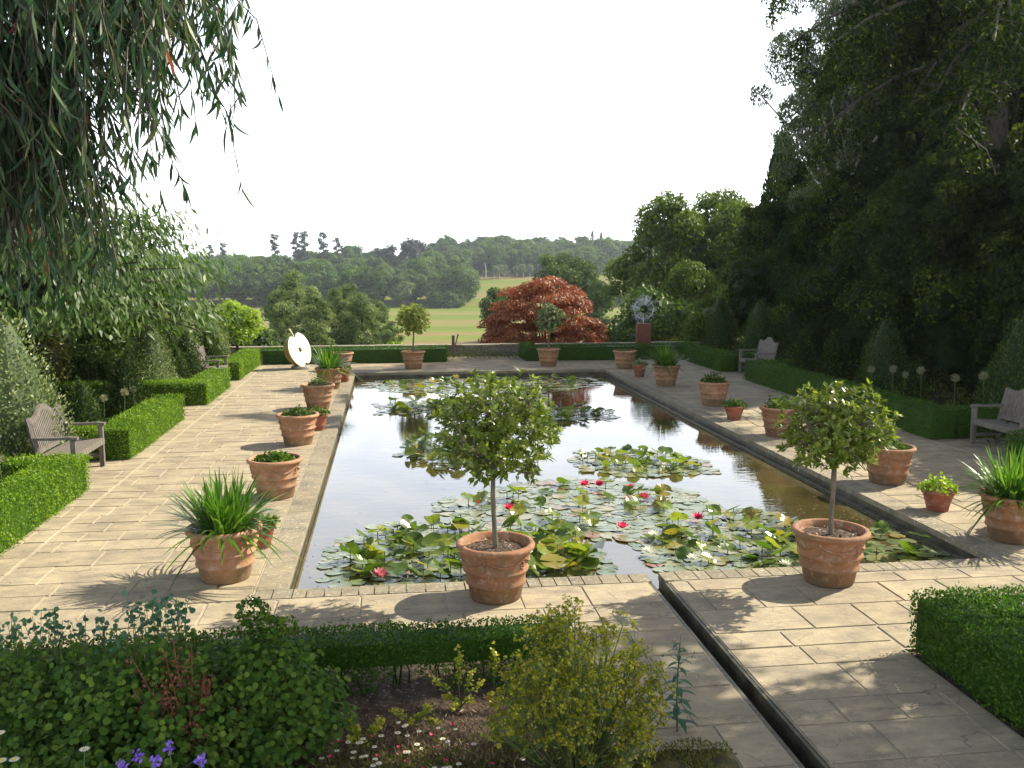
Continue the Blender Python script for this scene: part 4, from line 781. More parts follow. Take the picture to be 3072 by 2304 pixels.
# evergreens making the dark right side
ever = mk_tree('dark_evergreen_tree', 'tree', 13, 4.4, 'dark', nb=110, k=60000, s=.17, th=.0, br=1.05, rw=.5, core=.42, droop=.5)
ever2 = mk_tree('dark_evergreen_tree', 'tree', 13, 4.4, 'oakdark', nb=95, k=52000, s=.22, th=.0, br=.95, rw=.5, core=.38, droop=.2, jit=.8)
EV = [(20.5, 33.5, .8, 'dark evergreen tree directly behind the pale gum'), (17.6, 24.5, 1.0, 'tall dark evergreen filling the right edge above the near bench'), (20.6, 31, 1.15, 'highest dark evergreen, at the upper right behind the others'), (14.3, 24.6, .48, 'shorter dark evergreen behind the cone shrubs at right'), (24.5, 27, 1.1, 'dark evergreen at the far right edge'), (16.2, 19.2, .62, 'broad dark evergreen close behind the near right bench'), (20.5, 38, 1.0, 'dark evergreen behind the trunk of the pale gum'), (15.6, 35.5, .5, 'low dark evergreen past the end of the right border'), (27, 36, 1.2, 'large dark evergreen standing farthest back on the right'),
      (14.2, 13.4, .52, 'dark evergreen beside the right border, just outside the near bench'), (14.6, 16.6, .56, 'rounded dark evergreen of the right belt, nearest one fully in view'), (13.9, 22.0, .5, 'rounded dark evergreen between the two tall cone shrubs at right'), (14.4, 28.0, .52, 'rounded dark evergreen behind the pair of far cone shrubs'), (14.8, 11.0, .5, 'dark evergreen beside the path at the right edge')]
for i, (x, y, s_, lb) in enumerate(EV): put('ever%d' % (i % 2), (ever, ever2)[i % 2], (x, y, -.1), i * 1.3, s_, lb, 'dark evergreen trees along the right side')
# cedar whose boughs hang into the top right corner
cd = thing('overhanging_cedar', 'tallest dark feathery tree, its drooping boughs overhanging the near right bench', 'tree', (15.9, 23.0, 0)); tb = MB(); mb = MB()
tb.tube([(0, 0, 0), (.1, 0, 5), (-.1, .2, 10), (0, 0, 15.5)], [.45, .38, .3, .15], 10); sp = []
for i in range(34):
    z = rng.uniform(7.5, 14.5); a = rng.uniform(R(120), R(260)) if i < 22 else rng.random() * 6.28; L = rng.uniform(3.0, 6.2); d = np.array((math.cos(a), math.sin(a), 0)); pts = [np.array((0, 0, z)) + d * L * t_ + (0, 0, .9 * t_ - 2.6 * t_ * t_) for t_ in np.linspace(0, 1, 6)]; tb.tube(pts, np.linspace(.11, .02, 6), 5)
    for j in range(26):
        t_ = rng.uniform(.25, 1); q = np.array((0, 0, z)) + d * L * t_ + (0, 0, .9 * t_ - 2.6 * t_ * t_); side = np.cross(d, (0, 0, 1)) * rng.normal(0, .55); e = q + side + (0, 0, -rng.uniform(.3, 1.3)); tb.tube([q, (q + e) / 2 + side * .25, e], [.018, .012, .006], 3); sp.append((q, side, e))
nn = len(sp); k = 75000; idx = rng.integers(0, nn, k); t_ = rng.random((k, 1)); q = np.array([s_[0] for s_ in sp])[idx]; e = np.array([s_[2] for s_ in sp])[idx]; P = q * (1 - t_) + e * t_ + rng.normal(0, .10, (k, 3)); mb.leaves(P, rdir(k) + (0, 0, -.6), rdir(k), rng.uniform(.09, .17, k), .06); mb.build('crown', 'dark', cd); tb.build('trunk', 'bark', cd, True)
# tree beside the viewer that throws the dappled shade on the channel path
st_ = thing('shade_tree', 'leafy tree standing right of the path, its shade falling on the paving', 'tree', (11.4, 7.6, 0)); mb = MB(); bl = []
while len(bl) < 92:
    z = rng.uniform(4.6, 12.5); x = rng.uniform(6.4, 13.0); y = rng.uniform(2.2, 6.5) + .385 * z
    if x > 4.6 + .25 * z and not (rng.random() < .6 and 2.2 < x - 1.115 * z < 4.6 and 3.5 < y - .385 * z) and (x - 9.8) ** 2 / 14 + (z - 8.3) ** 2 / 20 < 1 and not (.2 < x - 1.115 * (z - .6) < 1.9 and 4.3 < y - .385 * (z - .6) < 6.7): bl.append((x - 11.4, y - 7.6, z))
blobs = (np.array(bl), rng.uniform(.38, .78, len(bl))); crown(mb, (0, 0, 6), (1, 1, 1), 0, 1, 34000, .15, blobs=blobs); mb.build('crown', 'dark', st_); tb = MB(); trunk(tb, 7.5, .2, blobs[0], limbs=26); tb.build('trunk', 'bark', st_, True)
# columnar cypress
cy = thing('dark_cypress', 'narrow dark cypress column rising behind the pale gum tree', 'tree', (20.2, 46, -2)); mb = MB(); k = 9000; z = rng.uniform(0, 11.5, k); r_ = 1.5 * (1 - (z / 12) ** 3) * rng.uniform(.75, 1.05, k); a = rng.random(k) * 6.283; P = np.stack([r_ * np.cos(a), r_ * np.sin(a), z], -1); mb.leaves(P, nrm(P * (1, 1, 0)) * .4 + (0, 0, 1), nrm(P * (1, 1, 0)) + rng.normal(0, .4, (k, 3)), .3, .13); mb.build('crown', 'dark', cy); tb = MB(); tb.tube([(0, 0, -1), (0, 0, 5), (0, 0, 10)], [.25, .2, .05], 6); tb.build('trunk', 'bark', cy)

# left: broad-leaved tree with drooping leaf sprays
bt = thing('broadleaf_garden_tree', 'spreading tree with large glossy drooping leaves above the olive shrubs', 'tree', (-7.6, 18.6, 0)); bt.scale = (1.05, 1.05, 1.13); mb = MB(); tb = MB(); sp = []
tb.tube([(0, 0, 0), (.1, 0, 1.4), (.2, 0, 2.4)], [.16, .14, .11], 8)
for i in range(300):
    a = rng.random() * 6.283; q = rng.random() ** .5; rx = 3.1 * q; zt = 1.75 + 2.55 * math.sqrt(max(0, 1 - q * q * .96)) ; z = zt * rng.uniform(.5, 1.0) if q < .8 else zt * rng.uniform(.6, 1.02)
    e = np.array((.7 + rx * math.cos(a) * 1.05, rx * math.sin(a) * .95, z)); sp.append(e)
    if i % 3 == 0: tb.tube([(.2, 0, 2.1), (.2 + (e[0] - .2) * .5, e[1] * .5, 2.3 + (e[2] - 2) * .4), e - (0, 0, .05)], [.05, .03, .01], 5)
sp = np.array(sp); per = 56; k = len(sp) * per; Cx = np.repeat(sp, per, 0) + rng.normal(0, 1, (k, 3)) * (.34, .34, .10); o_ = nrm((Cx - (.7, 0, 0)) * (1, 1, 0)); D = nrm(o_ * .55 + rng.normal(0, .35, (k, 3)) + (0, 0, -.75)); N = nrm(o_ * .6 + rng.normal(0, .4, (k, 3)) + (0, 0, .8))
mb.strips(Cx, D, N, rng.uniform(.10, .17, k), rng.uniform(.045, .062, k), .15, 2, prof=[.2, 1, .04], rnd=np.clip(np.repeat(rng.random(len(sp)), per) * .4 + rng.random(k) * .6, 0, 1)); mb.build('crown', 'cherry', bt); tb.build('trunk', 'bark', bt, True)
# tall tree at the far left, behind the hanging gum leaves
put('lefttall', mk_tree('tall_garden_tree', 'tree', 12.5, 3.6, 'oak', nb=40, k=20000, s=.2, th=.05, br=1.1), (-13.2, 25, 0), 0, 1, 'tall green tree at the left edge seen through the hanging gum leaves')
put('lime', mk_tree('lime_green_tree', 'small tree', 2.25, .92, 'lime', nb=24, k=5200, s=.095, th=.12, br=.32, r0=.05, core=.45), (-4.75, 29.4, 0), 0, 1, 'bright lime-green small tree at the end of the left border')
put('leftmass', mk_tree('border_shrub', 'shrub', 2.6, 1.5, 'olive', nb=24, k=9000, s=.085, th=.02, br=.55), (-7.7, 19.5, 0), 0, 1, 'olive-yellow shrub under the broad-leaved tree', 'shrubs at the back of the left border')
put('leftmass', None, (-8.6, 24, 0), 1, 1.1, 'olive shrub behind the second left bench', 'shrubs at the back of the left border'); put('leftmass', None, (-9.0, 15.5, 0), 2.4, 1.25, 'olive shrub at the left edge behind the big variegated cone', 'shrubs at the back of the left border')
put('leftmass', None, (-11.5, 27, 0), 5, 1.7, 'tall olive shrub at the back corner of the left border', 'shrubs at the back of the left border'); put('leftmass', None, (-12, 20, 0), 4, 1.6, 'tall olive shrub behind the trunk of the broad-leaved tree', 'shrubs at the back of the left border')
put('leftmass', None, (-6.9, 26.5, 0), 3.4, .8, 'olive shrub between the farthest left cones and the lime-green tree', 'shrubs at the back of the left border')
put('hazel', mk_tree('border_tree', 'small tree', 3.6, 1.3, 'birch', nb=26, k=10000, s=.08, th=.02, br=.5), (-7.6, 13.4, 0), 0, 1, 'light green feathery small tree at the left picture edge')

for i, (x, y, s_, lb) in enumerate(((-6.9, 17.2, .75, 'dense green shrub below the left side of the broad-leaved tree'), (-6.7, 21.8, .85, 'dense green shrub below the right side of the broad-leaved tree'), (-6.6, 24.6, .8, 'dense green shrub behind the second left bench'), (-7.4, 28.6, 1.15, 'tall dense green shrub at the far end of the left border'), (-9.5, 18.0, 1.3, 'large dense green shrub deep in the left border'))):
    put('dgs', mk_tree('green_shrub', 'shrub', 2.5, 1.35, 'oak', nb=26, k=9000, s=.08, th=.0, br=.5), (x, y, 0), i * 1.1, s_, lb, 'dense green shrubs of the left border')
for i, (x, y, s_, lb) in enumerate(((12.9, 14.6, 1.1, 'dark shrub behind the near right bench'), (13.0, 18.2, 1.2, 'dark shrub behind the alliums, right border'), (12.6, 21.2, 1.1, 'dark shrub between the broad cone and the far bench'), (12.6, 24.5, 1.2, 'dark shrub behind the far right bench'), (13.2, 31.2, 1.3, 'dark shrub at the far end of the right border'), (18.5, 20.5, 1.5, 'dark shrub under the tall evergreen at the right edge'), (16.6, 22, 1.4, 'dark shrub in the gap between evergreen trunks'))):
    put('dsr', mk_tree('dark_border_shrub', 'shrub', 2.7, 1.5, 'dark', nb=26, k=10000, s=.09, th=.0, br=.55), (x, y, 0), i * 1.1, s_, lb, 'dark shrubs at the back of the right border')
# cone shrubs and small conifers
def cone(mat, H_, Rr, k, s, name='cone_shrub', cat='clipped shrub', ragged=.08, up=1.0):
    def f():
        t_ = thing(name, 'x', cat); mb = MB(); z = H_ * (1 - np.sqrt(rng.random(k))) * 1.02; a = rng.random(k) * 6.283; prof = Rr * np.clip(1 - (z / H_), 0, 1) ** .62 * np.clip(.75 + z / H_ * 3, 0, 1)
        r_ = prof * (1 + .10 * np.sin(a * 3 + z * 4) + .05 * np.sin(a * 7 + z * 9)) * rng.uniform(.86, 1.05, k) + rng.normal(0, ragged * Rr, k); P = np.stack([r_ * np.cos(a), r_ * np.sin(a), z], -1)
        o_ = nrm(P * (1, 1, 0) + 1e-4); D = nrm(o_ * .5 + (0, 0, up) + rng.normal(0, .45, (k, 3))); N = nrm(o_ + (0, 0, .3) + rng.normal(0, .5, (k, 3))); mb.leaves(P, D, N, s * rng.uniform(.7, 1.3, k), s * .42)
        c = []; 
        for q in np.linspace(0, .94, 8): c.append((Rr * .8 * (1 - q) ** .62 * min(1, .75 + q * 3), q * H_))
        mb.lathe(c, 12, rnd=.05); mb.build('foliage', mat, t_); tb = MB(); tb.tube([(0, 0, -.05), (0, 0, H_ * .8)], [.04, .015], 5); tb.build('stem', 'bark', t_); return t_
    return f
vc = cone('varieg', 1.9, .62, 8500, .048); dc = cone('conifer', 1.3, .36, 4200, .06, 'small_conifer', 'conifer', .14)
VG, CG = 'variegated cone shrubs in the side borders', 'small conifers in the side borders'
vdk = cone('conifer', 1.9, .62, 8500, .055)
for i, (x, y, s_, lb) in enumerate(((-5.62, 14.2, 1.2, 'largest variegated cone shrub, behind the nearest left bench'), (-5.35, 21.2, .95, 'slim variegated cone shrub left of the second left bench'), (-5.5, 25.0, 1.02, 'variegated cone shrub behind the second left bench'), (-5.35, 27.9, 1.02, 'farthest variegated cone shrub on the left beside the lime-green tree'))):
    put('vc', vc, (x, y, 0), i, (s_ * (1.3 if i == 0 else 1.1), s_ * (1.3 if i == 0 else 1.1), s_), lb, VG)
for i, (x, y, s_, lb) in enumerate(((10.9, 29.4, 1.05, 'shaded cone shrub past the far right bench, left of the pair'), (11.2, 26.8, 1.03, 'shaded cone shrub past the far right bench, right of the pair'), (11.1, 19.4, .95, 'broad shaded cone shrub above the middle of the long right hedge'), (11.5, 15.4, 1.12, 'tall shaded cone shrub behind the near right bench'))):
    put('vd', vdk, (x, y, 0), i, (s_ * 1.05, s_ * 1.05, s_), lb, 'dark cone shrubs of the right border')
for i, (x, y, s_, lb) in enumerate(((-5.25, 11.9, 1.0, 'dark small conifer in front of the nearest left bench'), (-5.05, 15.7, .82, 'slim green conifer behind the hedge past the nearest left bench'), (-5.0, 17.9, .95, 'dark ragged conifer in the middle of the left border'), (-4.95, 23.1, 1.02, 'brown-tipped conifer just before the second left bench'), (-5.0, 22.3, .8, 'small conifer beside the brown-tipped one'), (-4.95, 26.0, .95, 'dark conifer beyond the second left bench'), (-5.9, 12.6, 1.05, 'conifer half hidden at the left picture edge'))):
    put('dc', dc, (x, y, 0), i * 2, (s_ * 1.25, s_ * 1.25, s_ * 1.08), lb, CG)
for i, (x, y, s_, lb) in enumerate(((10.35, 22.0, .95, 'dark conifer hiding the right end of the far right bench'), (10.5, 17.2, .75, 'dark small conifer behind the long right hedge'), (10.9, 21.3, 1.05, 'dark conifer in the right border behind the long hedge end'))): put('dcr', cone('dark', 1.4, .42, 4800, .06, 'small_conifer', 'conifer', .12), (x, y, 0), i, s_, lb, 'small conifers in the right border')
# silver shrub behind the largest cone
put('silver', mk_tree('silver_shrub', 'shrub', 2.5, 1.0, 'varieg', nb=18, k=5000, s=.075, th=.1, br=.42, droop=.3), (-6.9, 15.6, 0), 0, 1, 'loose silvery-leaved shrub behind the largest variegated cone')
for i, (x, y, s_, lb) in enumerate(((10.6, 30.6, .8, 'sunlit light green shrub at the end of the right hedge'), (12.2, 32.6, 1.3, 'taller sunlit shrub beyond the end of the right border'), (12.4, 28.2, 1.0, 'light green shrub between the two far cone shrubs'))):
    put('sunsh', mk_tree('light_green_shrub', 'shrub', 1.9, 1.0, 'plane', nb=20, k=5000, s=.085, th=.0, br=.36), (x, y, 0), i, s_, lb, 'light shrubs at the far right corner')
put('palebush', mk_tree('pale_shrub', 'shrub', 1.7, .9, 'varieg', nb=16, k=2600, s=.09, th=.05, br=.36), (11.4, 31.0, 0), 0, 1, 'pale arching shrub at the far end right of the steel wheel')

# border ground cover
def cover(name, label, rect, k, s, mats, hmax=.35):
    for mi, mat in enumerate(mats):
        mb = MB(); kk = k // len(mats); P = np.stack([rng.uniform(rect[0], rect[1], kk), rng.uniform(rect[2], rect[3], kk), np.zeros(kk)], -1)
        f_ = .5 + .5 * np.sin(P[:, 0] * 2.1 + mi * 2) * np.sin(P[:, 1] * 1.7 + mi * 1.3); P[:, 2] = rng.uniform(.03, 1, kk) * hmax * (.35 + .65 * f_); N = rng.normal(0, .6, (kk, 3)) + (0, 0, 1); mb.leaves(P, rdir(kk) + (0, 0, .6), N, s * rng.uniform(.6, 1.3, kk), s * .5)
        tag(mb.build(name, mat), label, 'plants', kind='stuff')
cover('left_border_undergrowth', 'mixed low leafy plants filling the left border', (-9.5, -4.65, 9, 28.3), 34000, .075, ('olive', 'boxshade', 'birch'))
cover('right_border_undergrowth', 'mixed shaded low plants filling the right border', (9.85, 15.5, 9, 31), 30000, .075, ('olive', 'dark', 'boxshade'), .55)
cover('wall_foot_undergrowth', 'low plants along the far wall behind the hedges', (-8, 12, 29.05, 30.1), 7000, .06, ('olive', 'boxshade'), .3)

# allium seed heads
def allium():
    t_ = thing('allium', 'x', 'flower'); a = MB(); k = 130; d = rdir(k); a.leaves(d * .012 + (0, 0, .8), d, rdir(k), .058, .007); e = d * .062 + (0, 0, .8); a.leaves(e, d, rdir(k), .016, .014); a.build('seed_head', 'allium', t_); b_ = MB(); b_.tube([(0, 0, 0), (.02, 0, .4), (0, 0, .78)], .006, 5); b_.build('stem', 'stalk', t_); return t_
AL = [(-4.75, 10.9, 1.0, 'allium seed head nearest the camera in the left border'), (-4.72, 11.6, .85, 'short allium seed head beside the dark conifer, left border'), (-5.3, 11.2, 1.15, 'allium seed head at the left picture edge'), (-4.62, 16.6, 1.0, 'tallest of the allium heads behind the second left hedge'), (-4.85, 16.2, .95, 'left allium head of the trio behind the second left hedge'), (-4.75, 17.6, .9, 'far allium head of the trio behind the second left hedge'),
      (9.95, 17.9, 1.05, 'leftmost allium head above the long right hedge'), (10.15, 17.4, 1.12, 'second allium head above the long right hedge'), (10.3, 17.2, 1.0, 'third allium head above the long right hedge, lower'), (10.45, 16.9, 1.15, 'fourth allium head above the long right hedge'), (10.6, 16.0, 1.1, 'fifth allium head above the long right hedge, set apart'), (10.9, 15.6, 1.2, 'rightmost allium head above the long right hedge')]
for x, y, s_, lb in AL: put('al', allium, (x, y, 0), rng.random() * 6, s_, lb, 'allium seed heads')

# ---------------------------------------------------------------- foreground bed
sz = MB(); gx = np.linspace(-6, 1.31, 60); gy = np.linspace(1.5, 7.27, 50); X, Y = np.meshgrid(gx, gy); Z = .012 + np.clip(6.2 - Y, 0, 9) * .05 + .012 * np.sin(X * 9) * np.sin(Y * 11) + rng.normal(0, .006, X.shape)
sz.add(np.stack([X, Y, Z], -1).reshape(-1, 3), [(j * 60 + i, j * 60 + i + 1, (j + 1) * 60 + i + 1, (j + 1) * 60 + i) for j in range(49) for i in range(59)]); tag(sz.build('flower_bed_ground', 'soil', smooth=True), kind='structure')
def bedz(y): return .012 + max(0, 6.2 - y) * .05
# round-leaved mass at lower left, one plant per mound
def rnd_leaf(mb, C, N, s, rnd=None):
    C = np.asarray(C); k = len(C); N = nrm(N); U = nrm(np.cross(N, rdir(k))); V_ = np.cross(N, U); a = np.linspace(0, 2 * np.pi, 6, endpoint=False); s = np.broadcast_to(s, (k,))[:, None, None]
    V = C[:, None] + s / 2 * (np.cos(a)[None, :, None] * U[:, None] + np.sin(a)[None, :, None] * V_[:, None]); mb.add(V.reshape(-1, 3), np.arange(k * 6).reshape(k, 6), rng.random(k) if rnd is None else rnd)
def mound(label, loc, r_, h, k, s=.037, sprigs=()):
    t_ = thing('round_leaved_shrub', label, 'shrub', loc, 0, 'round-leaved spurge mounds in the foreground'); mb = MB(); stm = MB()
    ns = int(k / 26)
    for i in range(ns):
        a = rng.random() * 6.283; q = rng.random() ** .5; top = np.array((q * r_ * math.cos(a), q * r_ * .85 * math.sin(a), h * math.sqrt(max(.05, 1 - q * q * .8)) * rng.uniform(.68, 1.14))); b0 = top * (.35, .35, 0); t_v = np.linspace(.35, 1, 26)[:, None]; mid = b0 * (1 - t_v) + top * t_v; 
        P = mid + rng.normal(0, .028, (26, 3)); N = nrm(top * (1, 1, 0) / r_ * .8 + rng.normal(0, .55, (26, 3)) + (0, 0, 1) + np.array((0, -.5, 0))); rnd_leaf(mb, P, N, s * rng.uniform(.7, 1.15, 26), np.clip(rng.random() * .4 + rng.random(26) * .6, 0, 1))
    mb.build('leaves', 'round', t_)
    for i in range(40):
        a = rng.random() * 6.283; q = rng.random() ** .5; stm.tube([(0, 0, 0), (q * r_ * .6 * math.cos(a), q * r_ * .6 * math.sin(a), h * .5), (q * r_ * math.cos(a), q * r_ * math.sin(a), h * .85 * math.sqrt(1 - q * q * .8))], [.006, .004, .003], 4)
    stm.build('stems', 'stalk', t_)
    if sprigs:
        sb = MB(); ss = MB()
        for (x, y, zt) in sprigs:
            for j in range(7):
                tip = np.array((x + rng.normal(0, .055), y + rng.normal(0, .04), zt + rng.normal(0, .035))); root = np.array((x, y, h * .55)); ss.tube([root, (root + tip) / 2 + rng.normal(0, .01, 3), tip], [.003, .0025, .0015], 4)
                tt = np.array([.72, .82, .9, .96, 1.0])[:, None]; P = root * (1 - tt) + tip * tt + rng.normal(0, .016, (5, 3)); rnd_leaf(sb, P, rng.normal(0, .7, (5, 3)) + (0, -.4, .6), .034 * rng.uniform(.7, 1.2, 5))
        sb.build('sprig_leaves', 'bluegreen', t_); ss.build('sprig_stems', 'stalk', t_)
    return t_
mound('round-leaved mound in the lower left corner with blue-green sprigs against the paving', (-2.35, 5.55, .05), .85, .60, 9000, sprigs=[(.02, .25, .74), (.16, .22, .78), (.28, .2, .80), (.42, .2, .77), (.55, .2, .74), (-.1, .25, .70)])
mound('largest round-leaved mound, with russet stems rising at its side', (-1.45, 5.25, .06), .80, .74, 10500, sprigs=[(-.12, .22, .88), (.0, .22, .94), (.12, .2, .99), (.2, .2, .94), (.05, .25, .9)])
mound('round-leaved mound nearest the bare soil and daisies', (-.78, 5.25, .06), .55, .74, 6800, sprigs=())
mound('low round-leaved mound along the bottom left edge of the picture', (-1.6, 4.55, .1), 1.0, .42, 7000, s=.038)
# upright leafy top on the third mound
put('topr', mk_tree('leafy_spurge_top', 'shrub', .42, .20, 'round', nb=10, k=900, s=.036, th=.0, br=.08, core=.0), (-.80, 5.45, .62), 0, 1, 'leafy green head standing above the mounds beside the low hedge')
ru = thing('russet_plant', 'reddish-brown feathery plant growing up through the green mounds', 'plant', (-1.12, 4.95, .1)); mb = MB(); sb = MB()
for i in range(26):
    tip = np.array((rng.normal(0, .14), rng.normal(.05, .1), rng.uniform(.4, .82))); sb.tube([(0, 0, 0), tip * (.4, .4, .5), tip], [.005, .004, .002], 4); k = 46; t_ = rng.uniform(.35, 1, (k, 1)); P = tip * t_ * (1, 1, 1) + rng.normal(0, .018, (k, 3)); mb.leaves(P, rdir(k) + (0, 0, .3), rdir(k), .026, .014)
mb.build('leaves', 'russet', ru); sb.build('stems', 'russet', ru)
# yellow-green spurge, the big airy clump
eu = thing('spurge_clump', 'large airy yellow-green spurge with many flower heads, lower centre', 'plant', (1.04, 4.95, .05)); mb = MB(); sb = MB(); lf = MB()
for i in range(210):
    a = rng.random() * 6.283; q = rng.random() ** .5; tip = np.array((q * .50 * math.cos(a), q * .45 * math.sin(a), .87 * math.sqrt(max(.1, 1 - q * q * .75)) * rng.uniform(.5, 1.08) * (1 + .12 * math.sin(a * 3 + 1)))); root = tip * (.25, .25, 0); mid = root * .5 + tip * .5 + rng.normal(0, .02, 3)
    sb.tube([root, mid, tip], [.005, .004, .003], 4); kk = 10; t_ = rng.uniform(.35, .8, (kk, 1)); P = root * (1 - t_) + tip * t_; lf.leaves(P, rdir(kk) + (0, 0, .3), rdir(kk) + (0, 0, 1), .04, .010)
    for j in range(8):
        d = nrm(rng.normal(0, .75, 3) + (0, 0, 1)); e = tip + d * rng.uniform(.04, .085); sb.tube([tip, e], [.002, .0015], 3)
        for jj in range(3):
            d2 = nrm(d + rng.normal(0, .55, 3)); e2 = e + d2 * rng.uniform(.012, .03); sb.tube([e, e2], [.0014, .001], 3); ax = nrm(d2 + (0, 0, .5)); s1 = nrm(np.cross(ax, rdir(1)[0])); C = np.array([e2, e2]); mb.leaves(C, [s1 + ax * .45, -s1 + ax * .45], [ax, ax], .019, .020)
mb.build('flower_heads', 'euph', eu); sb.build('stems', 'stalk', eu); lf.build('leaves', 'olive', eu)
e2_ = thing('spurge_seedling', 'two small yellow-green spurge stems left of the big clump', 'plant', (.66, 5.1, .06)); mb = MB(); sb = MB()
for tx, ty, tz in ((-.06, .1, .34), (.05, .05, .30), (-.1, -.05, .22), (.04, -.1, .2), (-.02, 0, .28)):
    tip = np.array((tx, ty, tz)); sb.tube([(0, 0, 0), tip * .5 + (.01, 0, 0), tip], .004, 4); k = 22; rnd_leaf(mb, tip + rng.normal(0, .03, (k, 3)), rng.normal(0, .4, (k, 3)) + (0, -.2, 1), .034)
mb.build('bracts', 'euph', e2_); sb.build('stems', 'stalk', e2_)
# yellow-tipped sprays against the low hedge
def spray(label, loc, tips_, s=.02):
    t_ = thing('golden_shrub', label, 'shrub', loc, 0, 'yellow-tipped shrub sprays in the foreground bed'); mb = MB(); sb = MB()
    for tp in tips_:
        tp = np.array(tp, float); sb.tube([(0, 0, 0), tp * .5 + (0, 0, .03), tp], [.005, .004, .002], 4); k = 44; t_v = rng.uniform(.4, 1.02, (k, 1)); P = tp * t_v + (0, 0, .03) * np.sin(t_v * 3.1) + rng.normal(0, .014, (k, 3)); rnd_leaf(mb, P, rng.normal(0, .6, (k, 3)) + (0, -.2, .8), s, rnd=np.clip(t_v[:, 0] ** 2 * .8 + rng.random(k) * .2, 0, 1))
    mb.build('leaves', 'yellow', t_); sb.build('stems', 'stalk', t_); return t_
spray('golden-leaved spray rising before the gap in the low hedge', (.42, 5.85, .03), [(-.16, .1, .16), (-.1, .0, .10), (0, .1, .3), (.1, .08, .22), (.17, .05, .16), (.0, .12, .38), (-.05, -.1, .06), (.08, -.06, .08)])
spray('golden-leaved spray low on the soil left of the first', (.12, 5.6, .04), [(-.15, .05, .1), (.1, .05, .12), (.02, .06, .05), (.14, -.03, .05), (-.05, -.06, .06)])
spray('bright yellow spray beside the round-leaved mounds', (-.22, 5.35, .05), [(-.12, .06, .22), (-.03, .02, .14), (.10, .04, .12), (.05, -.06, .05), (-.05, -.05, .10), (.13, .06, .17)], .024)
spray('single yellow upright shoot in front of the low hedge', (.68, 6.1, .03), [(0, .02, .30), (.015, 0, .25), (-.015, 0, .2)])
# daisy carpet
mb = MB(); wm = MB(); pm = MB(); ey = MB(); k = 6000; P = np.stack([rng.normal(.02, .34, k), rng.normal(5.08, .26, k), np.zeros(k)], -1); P[:, 2] = .03 + np.clip(6.2 - P[:, 1], 0, 9) * .05 + rng.random(k) * .05
mb.leaves(P, rdir(k) + (0, 0, .7), rdir(k), .05, .006); tag(mb.build('daisy_stalk_undergrowth', 'litter'), 'tangle of dry stalks under the daisies in the foreground bed', 'plants', kind='stuff')
gm_ = MB(); k = 5000; P = np.stack([rng.normal(.0, .5, k), rng.normal(4.75, .25, k), np.zeros(k)], -1); P[:, 2] = .03 + np.clip(6.2 - P[:, 1], 0, 9) * .05 + rng.random(k) * .09; gm_.leaves(P, rdir(k) + (0, 0, .8), rdir(k), .05, .010); tag(gm_.build('daisy_foliage_undergrowth', 'olive'), 'fine green daisy foliage in the foreground bed', 'plants', kind='stuff')
def daisy():
    t_ = thing('daisy', 'x', 'flower'); a = MB(); n_ = 16; th_ = np.arange(n_) / n_ * 6.283; d = np.stack([np.cos(th_), np.sin(th_), 0 * th_ + .08], -1); a.leaves(d * .003 + (0, 0, .09), d, np.tile((0, 0, 1.), (n_, 1)), .011, .005); a.build('petals', 'white', t_); b_ = MB(); lump(b_, (0, 0, .092), (.0042, .0042, .0025), .05); b_.build('eye', 'goldeye', t_); c = MB(); c.tube([(.01, 0, -.03), (0, 0, .09)], .0012, 3); c.build('stem', 'stalk', t_); return t_
def pinkd():
    t_ = thing('pink_daisy', 'x', 'flower'); a = MB(); n_ = 14; th_ = np.arange(n_) / n_ * 6.283; d = np.stack([np.cos(th_), np.sin(th_), 0 * th_ + .8], -1); a.leaves(d * .002 + (0, 0, .08), d, d * (-1, -1, 1), .012, .005); a.build('petals', 'pink', t_); c = MB(); c.tube([(.01, 0, 0), (0, 0, .08)], .0012, 3); c.build('stem', 'stalk', t_); return t_
for i in range(66):
    x, y = rng.normal(.02, .34), min(5.6, rng.normal(5.08, .25)); z = bedz(y) + .01
    if i % 3: put('daisy', daisy, (x, y, z), rng.random() * 6, rng.uniform(1.1, 1.5), 'open white daisy in the low daisy carpet of the foreground bed', 'white daisies in the foreground bed')
    else: put('pinkd', pinkd, (x, y, z), rng.random() * 6, rng.uniform(1.1, 1.5), 'half-closed pink daisy in the low daisy carpet of the foreground bed', 'pink daisies in the foreground bed')
for i, (x, y, z) in enumerate(((-1.93, 4.45, .50), (-1.88, 4.40, .47), (-1.83, 4.42, .46), (-1.92, 4.5, .56), (-1.50, 4.4, .50))): place(used['daisy'], (x, y, z), i, 2.0, 'large white daisy among the round leaves at the bottom left', 'large daisies at the bottom left')
def violet():
    t_ = thing('violet_flower', 'x', 'flower'); a = MB(); k = 16; a.leaves(rng.normal(0, .010, (k, 3)) + (0, 0, .14), rng.normal(0, .6, (k, 3)) + (0, 0, .5), rdir(k), .022, .016); a.build('petals', 'violet', t_); c = MB(); c.tube([(0, 0, -.42), (.01, 0, -.1), (.005, 0, .14)], .002, 3); c.build('stem', 'stalk', t_); return t_
for i, (x, y, z) in enumerate(((-1.06, 4.2, .60), (-1.20, 4.2, .57), (-1.27, 4.2, .53), (-1.12, 4.2, .54), (-.92, 4.2, .53))): put('vio', violet, (x, y, z), i, 1.15, 'small violet flower at the bottom edge before the round-leaved mounds', 'violet flowers at the bottom edge')
